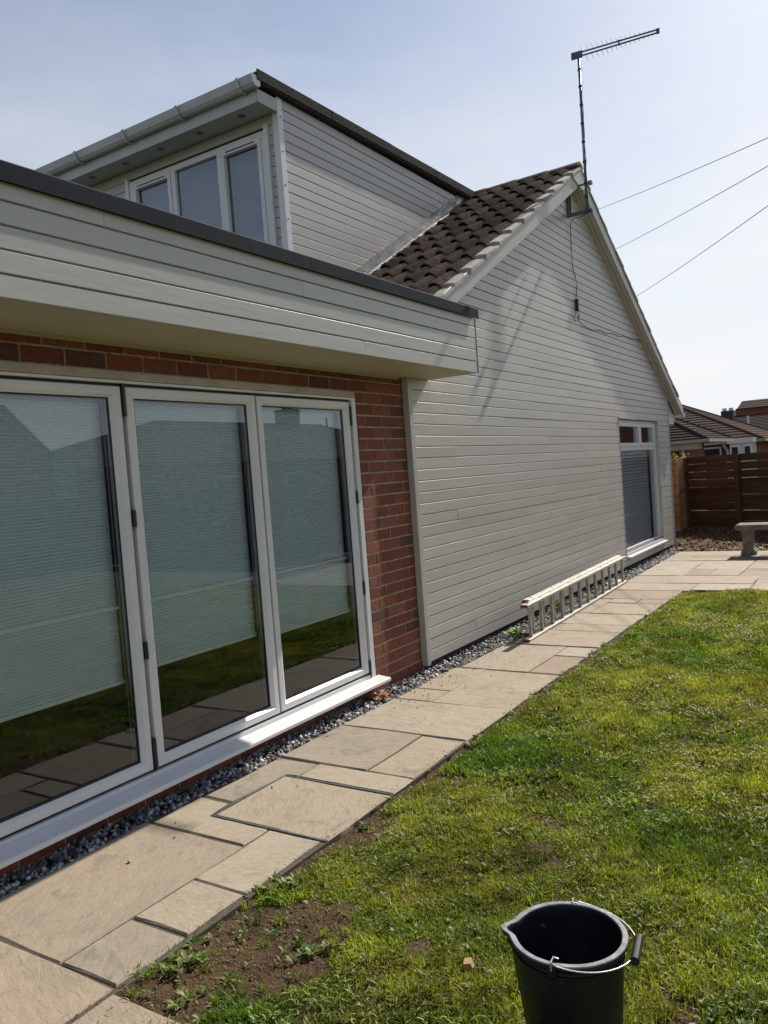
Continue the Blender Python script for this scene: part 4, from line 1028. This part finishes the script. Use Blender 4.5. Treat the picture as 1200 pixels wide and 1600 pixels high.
# ------------------------------------------------------------------ ladder
ld = empty("ladder", (.450, 6.33, 0)); tag(ld, "aluminium double ladder lying on its long edge along the clad wall", "ladder")
ld.rotation_euler = (0, 0, math.atan2(.114, 3.48))
def LP(mb, name, mt, **k):
    o = MB.build(mb, name, M[mt], ld, **k); o.location = (0, 0, 0); return o
LL = 3.44
for (xa, yo, ln, zo) in ((0, 0, LL, 0.001), (-.066, .21, LL-.17, .008)):
    for z in (zo, zo+.298):
        # channel section stile
        c = [(xa, 0, z), (xa, 0, z+.0225), (xa-.004, 0, z+.026), (xa-.012, 0, z+.026), (xa-.014, 0, z+.0235), (xa-.046, 0, z+.0235), (xa-.048, 0, z+.026), (xa-.056, 0, z+.026), (xa-.060, 0, z+.0225), (xa-.060, 0, z)]
        LP(MB().prism([(p[0], yo+.02, p[2]) for p in c], (0, ln-.04, 0)), "stile", 'alu')
        for yy in (yo, yo+ln-.022):
            LP(MB().box(xa-.0605, xa+.0005, yy, yy+.022, z-.001, z+.0265), "end_cap", 'redcap', bevel=.003)
    for q in range(12):
        y = .13+q*(LL-.24)/11+(.238 if xa else 0)
        if y > LL-.05: continue
        LP(MB().box(xa-.044, xa-.016, y-.016, y+.016, zo+.006, zo+.317), "rung", 'alu', bevel=.005)
        if xa == 0 or True:
            for xx in (xa-.018, xa-.042):
                LP(MB().lathe([(.0, .0055), (.006, .004), (.0075, 0)], (xx, y, zo+.322), 8), "rivet", 'galv')
LP(MB().tube([(-.03, .08, .324), (-.03, .12, .338), (-.05, .14, .338), (-.05, .10, .324)], .004, 6), "catch", 'black')

# ------------------------------------------------------------------ stone bench
be = empty("stone_bench", (1.9, 12.49, 0)); tag(be, "weathered stone garden bench standing on the patio before the fence", "bench")
sb = MB(); prof = [(-.010, .372), (-.004, .362), (.012, .366), (.020, .385), (.030, .400), (.030, .425), (.018, .440), (.0, .446)]
x0, x1, y0, y1 = 1.215, 2.60, 12.31, 12.66
rings = [[(x0-e, y0-e, z), (x1+e, y0-e, z), (x1+e, y1+e, z), (x0-e, y1+e, z)] for e, z in prof]
sb.v = [p for r_ in rings for p in r_]
sb.f = [(3, 2, 1, 0), tuple(len(prof)*4-4+k for k in range(4))] + [(q*4+k, q*4+(k+1) % 4, q*4+4+(k+1) % 4, q*4+4+k) for q in range(len(prof)-1) for k in range(4)]
MB.build(sb, "seat", M['bench'], be, bevel=.003)
for xc in (1.335, 2.47):
    pf = [(.100, .115, 0), (.104, .12, .03), (.100, .112, .055), (.078, .095, .085), (.070, .085, .12), (.078, .092, .20), (.086, .10, .29), (.088, .102, .325), (.102, .118, .345), (.104, .12, .361)]
    lb = MB(); n_ = 16
    for (a, b, z) in pf:
        for k in range(n_):
            t = 2*math.pi*k/n_; cx_, sy_ = math.cos(t), math.sin(t)
            e = .45
            flute = 1-.03*(k % 2)*(1 if .09 < z < .33 else 0)
            lb.v.append((xc+a*flute*math.copysign(abs(cx_)**e, cx_), 12.485+b*flute*math.copysign(abs(sy_)**e, sy_), z))
    lb.f = [(q*n_+k, q*n_+(k+1) % n_, (q+1)*n_+(k+1) % n_, (q+1)*n_+k) for q in range(len(pf)-1) for k in range(n_)] + [tuple(range(n_-1, -1, -1)), tuple((len(pf)-1)*n_+k for k in range(n_))]
    MB.build(lb, "leg", M['bench'], be)

# ------------------------------------------------------------------ fences
def fence(a, b, bays, label, name="wooden_fence", top=1.45, base=.06, mt='fence', startpost=True, endpost=True, gaps=(0, 1, 2), low=.47, group=None):
    a = Vector(a); b = Vector(b); d = (b-a); L_ = d.length; ang = math.atan2(d.y, d.x)
    root = empty(name, (a.x, a.y, 0)); root.rotation_euler = (0, 0, ang); tag(root, label, "fence", group)
    def FP(mb, nme, mat_, **k):
        o = MB.build(mb, nme, mat_, root, **k); o.location = (0, 0, 0); return o
    bw = L_/bays
    post_me = MB().box(-.05, .05, -.05, .05, base-.2, top-.005).mesh("post", M[mt], bevel=.004)
    for q in range(bays+1):
        if (q == 0 and not startpost) or (q == bays and not endpost): continue
        o = link("post", post_me, root, loc=(q*bw, -.035, rng.uniform(-.006, .004)))
    for q in range(bays):
        z = top
        lv = []
        for t in range(20):
            h = .148 if z > low+.05 else .185
            g_ = .013 if t in gaps else .0025
            if abs(z-low-.012) < .075 and z > low: pass
            lv.append((z-h+g_, z)); z -= h
            if z < base+.05: break
        nl = min(range(len(lv)), key=lambda i: abs(lv[i][0]-low))
        for t, (za, zb_) in enumerate(lv):
            if t == nl: za += .010
            da, db = rng.uniform(-.003, .003), rng.uniform(-.003, .003)
            mb = MB().prism([(q*bw+.004, -.001, za+da), (q*bw+bw-.004, -.001, za+db), (q*bw+bw-.004, -.001, zb_+db), (q*bw+.004, -.001, zb_+da)], (0, .022+rng.uniform(0, .003), 0))
            FP(mb, "plank", M[mt])
    return root
fence((-.244, 16.2, 0), (6.8, 12.9+.0, 0), 7, "dark stained fence of horizontal planks behind the stone bench")
fence((-.38, 14.75, 0), (-.262, 16.10, 0), 2, "short fence return with sunlit orange planks beside the house corner", mt='fence_new', base=.06, endpost=False, gaps=(0, 1, 2))
# boundary fence along the east side of the garden
fence((12.0, 17.2, 0), (12.0, -7.8, 0), 14, "long garden fence across the lawn, facing the glazed doors", top=1.55, base=-.03, gaps=())
fence((6.8, 12.9, 0), (12.0, 12.9, 0), 4, "stained fence closing the far corner of the lawn", top=1.5, base=-.03, startpost=False, gaps=())

# ------------------------------------------------------------------ bucket
bk = empty("bucket", (2.376, 1.905, -.02)); tag(bk, "black builder's bucket with a pouring lip standing on the grass", "bucket")
SP = math.atan2(-.045, -.158)
def brad(r, th, z):
    dth = (th-SP+math.pi) % (2*math.pi)-math.pi
    f_ = max(0, (z-.19)/.13)**1.5
    return r + .026*f_*math.exp(-(dth/.15)**2)
n_ = 72
def bring(r, z, off=0): return [((brad(r, 2*math.pi*k/n_, z))*math.cos(2*math.pi*k/n_), (brad(r, 2*math.pi*k/n_, z))*math.sin(2*math.pi*k/n_), z) for k in range(n_)]
H_ = .322
prof = [(.001, .0), (.112, .0), (.116, .004), (.1375, .275), (.1385, .283), (.143, .285), (.1435, .290), (.1385, .291), (.140, .305), (.1485, .308), (.150, .313), (.150, .320), (.148, .323), (.137, .323), (.134, .320), (.1330, .306), (.1335, .28), (.111, .008), (.001, .007)]
bb = MB(); rs = [bring(r, z) for r, z in prof]; bb.v = [p for r_ in rs for p in r_]
bb.f = [(q*n_+k, q*n_+(k+1) % n_, (q+1)*n_+(k+1) % n_, (q+1)*n_+k) for q in range(len(prof)-1) for k in range(n_)]
o = MB.build(bb, "body", M['bucket'], bk, smooth=True); o.location = (0, 0, 0)
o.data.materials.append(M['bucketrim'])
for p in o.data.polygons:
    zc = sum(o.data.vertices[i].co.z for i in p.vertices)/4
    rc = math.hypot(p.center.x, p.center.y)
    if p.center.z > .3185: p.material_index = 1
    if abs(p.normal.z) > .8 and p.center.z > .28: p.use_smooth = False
def BK(mb, nme, mt, **k):
    o = MB.build(mb, nme, M[mt], bk, **k); o.location = (0, 0, 0); return o
e1 = R_(104); e2 = R_(-86)
def pc(a, r, z): return Vector((r*math.cos(a), r*math.sin(a), z))
hp = []
for t in np.linspace(0, 1, 33):
    a = e1+(e2-e1)*t; bulge = .1515+.019*math.sin(math.pi*t)**1.6
    hp.append(pc(a, bulge, .326-.020*math.sin(math.pi*t)**.7))
for e, s_ in ((e1, 1), (e2, -1)):
    seg = [pc(e, .153, .310), pc(e, .153, .330), pc(e, .130, .331), pc(e-.10*s_, .130, .329)]
    BK(MB().tube(seg, .0021, 6), "hook", 'wire')
    BK(MB().box(-.010, .010, -.004, .004, .29, .318), "lug", 'bucket', bevel=.002).matrix_local = Matrix.Translation((.148*math.cos(e), .148*math.sin(e), 0)) @ Matrix.Rotation(e+math.pi/2, 4, 'Z')
BK(MB().tube(hp, .0021, 6), "handle", 'wire', smooth=True)
gi = [p for p in hp[12:21]]
gc = gi[4]; ga, gb = gi[0], gi[-1]; gd = (gb-ga).normalized()
BK(MB().tube([gc-gd*.052, gc+gd*.052], .0115, 14), "grip", 'bucket')
BK(MB().tube([gc+gd*.0521, gc+gd*.0525], .008, 12), "grip_bore", 'black')

# ------------------------------------------------------------------ small things on the ground
wb = MB().prism([(-.022, -.014, 0), (.022, -.014, 0), (.010, -.014, .032), (-.012, -.014, .030)], (.004, .030, .002)).build("wood_offcut", M['wood'], bevel=.001)
wb.location = (1.972, 2.085, -.018); wb.rotation_euler = (0, 0, .5); tag(wb, "small tan wooden offcut lying in the grass left of the bucket", "offcut")
def leaf_obj(name, spec, mt, label, cat, kind=None, group=None):
    vs_, fs_, cs_ = [], [], []; b_ = 0
    for (x, y, z, n, r_, w, col, up) in spec:
        v, f, c = leaf_quads(x, y, z, n, r_, w, col, up); vs_.append(v); fs_.append(f+b_); cs_.append(c); b_ += len(v)
    me = set_mesh(name, np.concatenate(vs_), np.concatenate(fs_), np.concatenate(cs_), M[mt]); del me["kind"]
    tag(me, label, cat, group, kind); return me
leaf_obj("dried_fern", [(.12+rng.uniform(-.035, .05), 4.49+rng.uniform(-.07, .06), .005+rng.uniform(0, .03), 6, .045, .009, (.42, .17, .07), (-.1, .6)) for _ in range(14)], 'leafdry',
         "orange brown dried fern lying on the gravel by the brick corner", "dead plant")
leaf_obj("weed", [(.20+rng.uniform(-.05, .05), 6.62+rng.uniform(-.12, .12), .0+rng.uniform(0, .03), 7, .06, .013, (.13, .20, .04), (.2, 1.0)) for _ in range(14)], 'leaf',
         "bright green weed growing in the gravel at the near end of the ladder", "weed", group="weeds in the gravel")
leaf_obj("weed", [(.15+rng.uniform(-.03, .03), 6.12+rng.uniform(-.06, .06), .0, 6, .035, .009, (.13, .19, .05), (.2, .9)) for _ in range(6)], 'leaf',
         "tiny green weed in the gravel just before the ladder", "weed", group="weeds in the gravel")
leaf_obj("weed", [(.17+rng.uniform(-.05, .05), 7.85+rng.uniform(-.2, .2), .0+rng.uniform(0, .05), 7, .07, .013, (.12, .19, .04), (.3, 1.0)) for _ in range(16)], 'leaf',
         "green weed seen through the rungs at the middle of the ladder", "weed", group="weeds in the gravel")
leaf_obj("fallen_leaves", [(rng.uniform(.4, 3.5), rng.uniform(9.3, 12.9), .003, 1, .02, .008, (.10, .07, .04), (.05, .3)) for _ in range(40)] + [(rng.uniform(.3, 1.0), rng.uniform(3, 9), .003, 1, .012, .005, (.16, .10, .06), (.05, .3)) for _ in range(25)], 'leafdry', None, None, kind="stuff")
# ground cover at the foot of the bed
leaf_obj("bed_seedlings", [(rng.uniform(0, 3), rng.uniform(13.0, 13.3), .0, 5, .05, .014, rng.choice([(.16, .19, .05), (.24, .19, .08)]), (.1, .5)) for _ in range(60)], 'leaf', None, None, kind="stuff")
def bush(name, c, r, n, cols, label, cat="bush", sz=.05):
    root = empty(name, (c[0], c[1], c[2]-r[2])); tag(root, label, cat)
    gg = np.random.default_rng(int(abs(c[0]*100)))
    d = gg.normal(size=(n, 3)); d /= np.linalg.norm(d, axis=1)[:, None]
    rad = (gg.random(n)**.4)*(.72+.28*np.sin(d[:, 0]*4+d[:, 2]*5)*np.cos(d[:, 1]*5))
    p = d*rad[:, None]*np.array(r)+np.array([0, 0, r[2]])
    Rm = rot_mats(n, gg)
    q = np.array([(-.5, 0, 0), (0, -.28, 0), (.5, 0, 0), (0, .28, .1)])*sz
    V = (np.einsum('nij,kj->nki', Rm, q)*gg.uniform(.6, 1.3, (n, 1, 1)) + p[:, None, :]).reshape(-1, 3)
    F = (np.arange(n)*4)[:, None]+np.array([[0, 1, 2, 3]])
    cc = np.array(cols)[gg.integers(0, len(cols), n)]*gg.uniform(.7, 1.3, (n, 1))
    o = set_mesh("foliage", V, F, np.repeat(cc, 4, axis=0), M['leaf'], root); del o["kind"]; o.location = (0, 0, 0)
    for k in range(5):
        a = k*1.3; MB().tube([(0, 0, -.4), (.3*r[0]*math.cos(a), .3*r[1]*math.sin(a), r[2]*.9), (.7*r[0]*math.cos(a), .7*r[1]*math.sin(a), r[2]*1.6)], [.02, .014, .005], 6).build("stem", M['bark'], root).location = (0, 0, 0)
bush("shrub", (-.75, 17.6, 1.05), (.62, .5, .68), 2600, [(.13, .17, .04), (.19, .21, .06), (.08, .12, .03), (.26, .26, .10)], "yellow green shrub rising above the fence beside the house corner")

# ------------------------------------------------------------------ neighbouring houses
def courses(name, a, b, c, d, n, mt, parent, th=.03):
    """stepped tile courses over the quad a-b (eaves) to d-c (top)"""
    a, b, c, d = map(Vector, (a, b, c, d)); nr = (b-a).cross(d-a).normalized()
    if nr.z < 0: nr = -nr
    mb = MB()
    for q in range(n):
        t0, t1 = q/n, min(1, (q+1.15)/n)
        p0, p1 = a.lerp(d, t0), b.lerp(c, t0); p2, p3 = b.lerp(c, t1), a.lerp(d, t1)
        if (p1-p0).length < .02: continue
        mb.add([p0, p1, p1+nr*th, p0+nr*th, p3+nr*.004, p2+nr*.004], [(0, 1, 2, 3), (3, 2, 5, 4)])
    o = mb.build(name, M[mt], parent); tag(o, kind="stuff"); return o
def hip_house(name, x0, x1, y0, y1, base, eave, pitch, label, wall='redbrickfar', tile='tilefar', ov=.35, cat="house", n=14, inset=None, gut='render'):
    root = empty(name, ((x0+x1)/2, (y0+y1)/2, base)); tag(root, label, cat)
    Q = lambda mb, nme, mt, **k: mb.build(nme, M[mt], root, **k)
    Q(MB().box(x0+ov, x1-ov, y0+ov, y1-ov, base, eave-.02), "wall", wall)
    w = min(x1-x0, y1-y0)/2; h = w*pitch
    ins = inset or w
    if x1-x0 > y1-y0: r0, r1 = (x0+ins, (y0+y1)/2, eave+h), (x1-ins, (y0+y1)/2, eave+h)
    else: r0, r1 = ((x0+x1)/2, y0+ins, eave+h), ((x0+x1)/2, y1-ins, eave+h)
    A_, B_, C__, D__ = (x0, y0, eave), (x1, y0, eave), (x1, y1, eave), (x0, y1, eave)
    if x1-x0 > y1-y0: sides = [(A_, B_, r1, r0), (B_, C__, r1, r1), (C__, D__, r0, r1), (D__, A_, r0, r0)]
    else: sides = [(A_, B_, r0, r0), (B_, C__, r1, r0), (C__, D__, r1, r1), (D__, A_, r0, r1)]
    for s_ in sides: courses("roof_slope", *s_, n, tile, root)
    rt = MB()
    for a, b in ((A_, r0), (B_, r1 if x1-x0 > y1-y0 else r0), (C__, r1), (D__, r0 if x1-x0 > y1-y0 else r1), (r0, r1)):
        a, b = Vector(a), Vector(b)
        if (b-a).length > .1: rt.tube([a+Vector((0, 0, .02)), b+Vector((0, 0, .02))], .045, 6)
    Q(rt, "ridge_capping", tile)
    Q(MB().box(x0-.02, x1+.02, y0-.09, y0-.01, eave-.09, eave-.01).box(x0-.09, x0-.01, y0-.02, y1+.02, eave-.09, eave-.01).box(x1+.01, x1+.09, y0-.02, y1+.02, eave-.09, eave-.01), "gutter", gut)
    return root, Q
def win(Q, x0, x1, y, z0_, z1_, n=1, nrm=-1):
    Q(MB().box(x0, x1, y+nrm*.05, y, z0_, z1_), "window_frame", 'upvc')
    w = (x1-x0)/n
    for q in range(n):
        Q(MB().box(x0+q*w+.05, x0+(q+1)*w-.05, y+nrm*.056, y+nrm*.051, z0_+.06, z1_-.06), "pane", 'darkglass')
M['darkglass'] = mat("far_window_glass", (0.03, 0.035, 0.04), 0.08, spec=.8)
g1, Q = hip_house("tiled_outbuilding", -7.5, -.74, 21, 24.6, -.9, 1.87, .52, "low outbuilding with a hipped roof of dark tiles just behind the shrub", ov=.6, tile='tilefar2', cat="outbuilding", n=13)
Q(MB().box(-7.3, -.95, 21.02, 21.6, 1.62, 1.77), "fascia_board", 'render')
Q(MB().tube([(-1.40, 21.5, 1.7), (-1.40, 21.5, -.5)], .04, 8), "downpipe", 'upvc')
b1_, Q = hip_house("bungalow", -14, -.32, 28, 37, -1.0, 1.84, .455, "brown hip roofed bungalow behind the fence with a white porch", wall='redbrickfar', n=22)
Q(MB().box(-2.75, -1.62, 28.25, 28.33, -.9, 1.78), "dark_panel", 'darkwall')
win(Q, -2.30, -1.60, 28.25, 1.28, 1.68, 1)
Q(MB().tube([(-1.52, 28.1, 1.82), (-1.50, 28.15, 1.70), (-1.40, 28.25, 1.50), (-1.40, 28.25, -.5)], .055, 8), "downpipe", 'upvc')
Q(MB().box(-1.27, -.50, 27.3, 28.3, 1.735, 1.885), "porch_roof", 'upvc')
Q(MB().box(-1.20, -.55, 27.4, 28.3, -.9, 1.73), "porch_wall", 'upvc')
win(Q, -1.20, -.92, 27.4, 1.30, 1.68, 1); win(Q, -.82, -.56, 27.4, 1.30, 1.68, 1)
g3, Q = hip_house("long_roofed_bungalow", -16, 7, 34.6, 42.4, -1.0, 1.62, .35, "long low bungalow with a dark tiled roof and twin chimney pots behind the hipped one", tile='tilefar2', n=20, cat="bungalow")
Q(MB().box(-3.22, -2.70, 38.25, 38.85, 2.6, 3.30), "chimney", 'darkwall')
for x in (-3.1, -2.83): Q(MB().lathe([(.09, 3.30), (.10, 3.42), (.07, 3.42), (.06, 3.30)], (x, 38.5, 0), 10), "chimney_pot", 'upvc')
Q(MB().tube([(-1.98, 37.2, 2.4), (-1.98, 37.2, 2.95)], .05, 8), "vent_pipe", 'upvc')
g4 = empty("brick_house", (0, 54, 0)); tag(g4, "tall red brick house on the skyline at the right edge", "house")
MB().box(-4.42, 26, 50.3, 58, -1, 3.92).build("wall", M['redbrickfar'], g4)
courses("roof_slope", (-4.30, 50.0, 3.88), (26.3, 50.0, 3.88), (26.3, 52, 4.42), (-4.26, 52, 4.42), 4, 'tilefar2', g4)
MB().prism([(-4.3, 52, 4.40), (-4.3, 58.3, 3.8), (-4.3, 58.3, 3.7), (-4.3, 52, 4.3)], (30.6, 0, 0)).build("rear_slope", M['tilefar2'], g4)

# houses across the garden, mirrored in the doors
hh = empty("gabled_house", (26, 15.9, 0)); tag(hh, "gabled brick house beyond the garden fence, mirrored in the left door", "house")
MB().prism([(22, 12.4, -.05), (22, 17.55, -.05), (22, 17.55, 3.2), (22, 15.9, 4.78), (22, 12.4, 1.9)], (8, 0, 0)).build("wall", M['redbrickfar'], hh)
courses("roof_slope", (21.8, 17.75, 3.1), (30.2, 17.75, 3.1), (30.2, 15.9, 4.9), (21.8, 15.9, 4.9), 9, 'tilefar2', hh)
courses("roof_slope", (21.8, 12.2, 1.7), (30.2, 12.2, 1.7), (30.2, 15.9, 4.9), (21.8, 15.9, 4.9), 12, 'tilefar2', hh)
ga_ = empty("flat_roofed_garage", (24, 18.1, 0)); tag(ga_, "flat roofed garage between the two houses across the garden", "garage")
MB().box(22.1, 27, 17.8, 18.72, -.05, 3.05).build("wall", M['render'], ga_)
MB().box(22.0, 27.1, 17.79, 18.74, 3.051, 3.12).build("roof", M['felt'], ga_)
b2_, Q = hip_house("wide_bungalow", 22, 29.5, 18.75, 46, -.05, 2.80, .56, "wide hip roofed bungalow beyond the garden fence, mirrored in the right doors", tile='tilefar', n=16, inset=7.2)
Q(MB().box(25.3, 26.2, 35.2, 36.3, 3.0, 5.75).box(25.25, 26.25, 35.15, 36.35, 5.60, 5.68), "chimney", 'redbrickfar')
for y in (35.5, 36.0): Q(MB().lathe([(.12, 5.75), (.13, 5.9), (.09, 5.95), (.08, 5.75)], (25.75, y, 0), 10), "chimney_pot", 'darkwall')
Q(MB().tube([(25.7, 39.4, 4.8), (25.7, 39.4, 5.4)], .06, 8), "vent_pipe", 'darkwall')
for y in (21, 26, 31, 37):
    Q(MB().box(22.28, 22.36, y, y+1.8, .9, 2.1), "window_frame", 'upvc'); Q(MB().box(22.26, 22.279, y+.08, y+.86, .98, 2.02), "pane", 'darkglass'); Q(MB().box(22.26, 22.279, y+.94, y+1.72, .98, 2.02), "pane", 'darkglass')
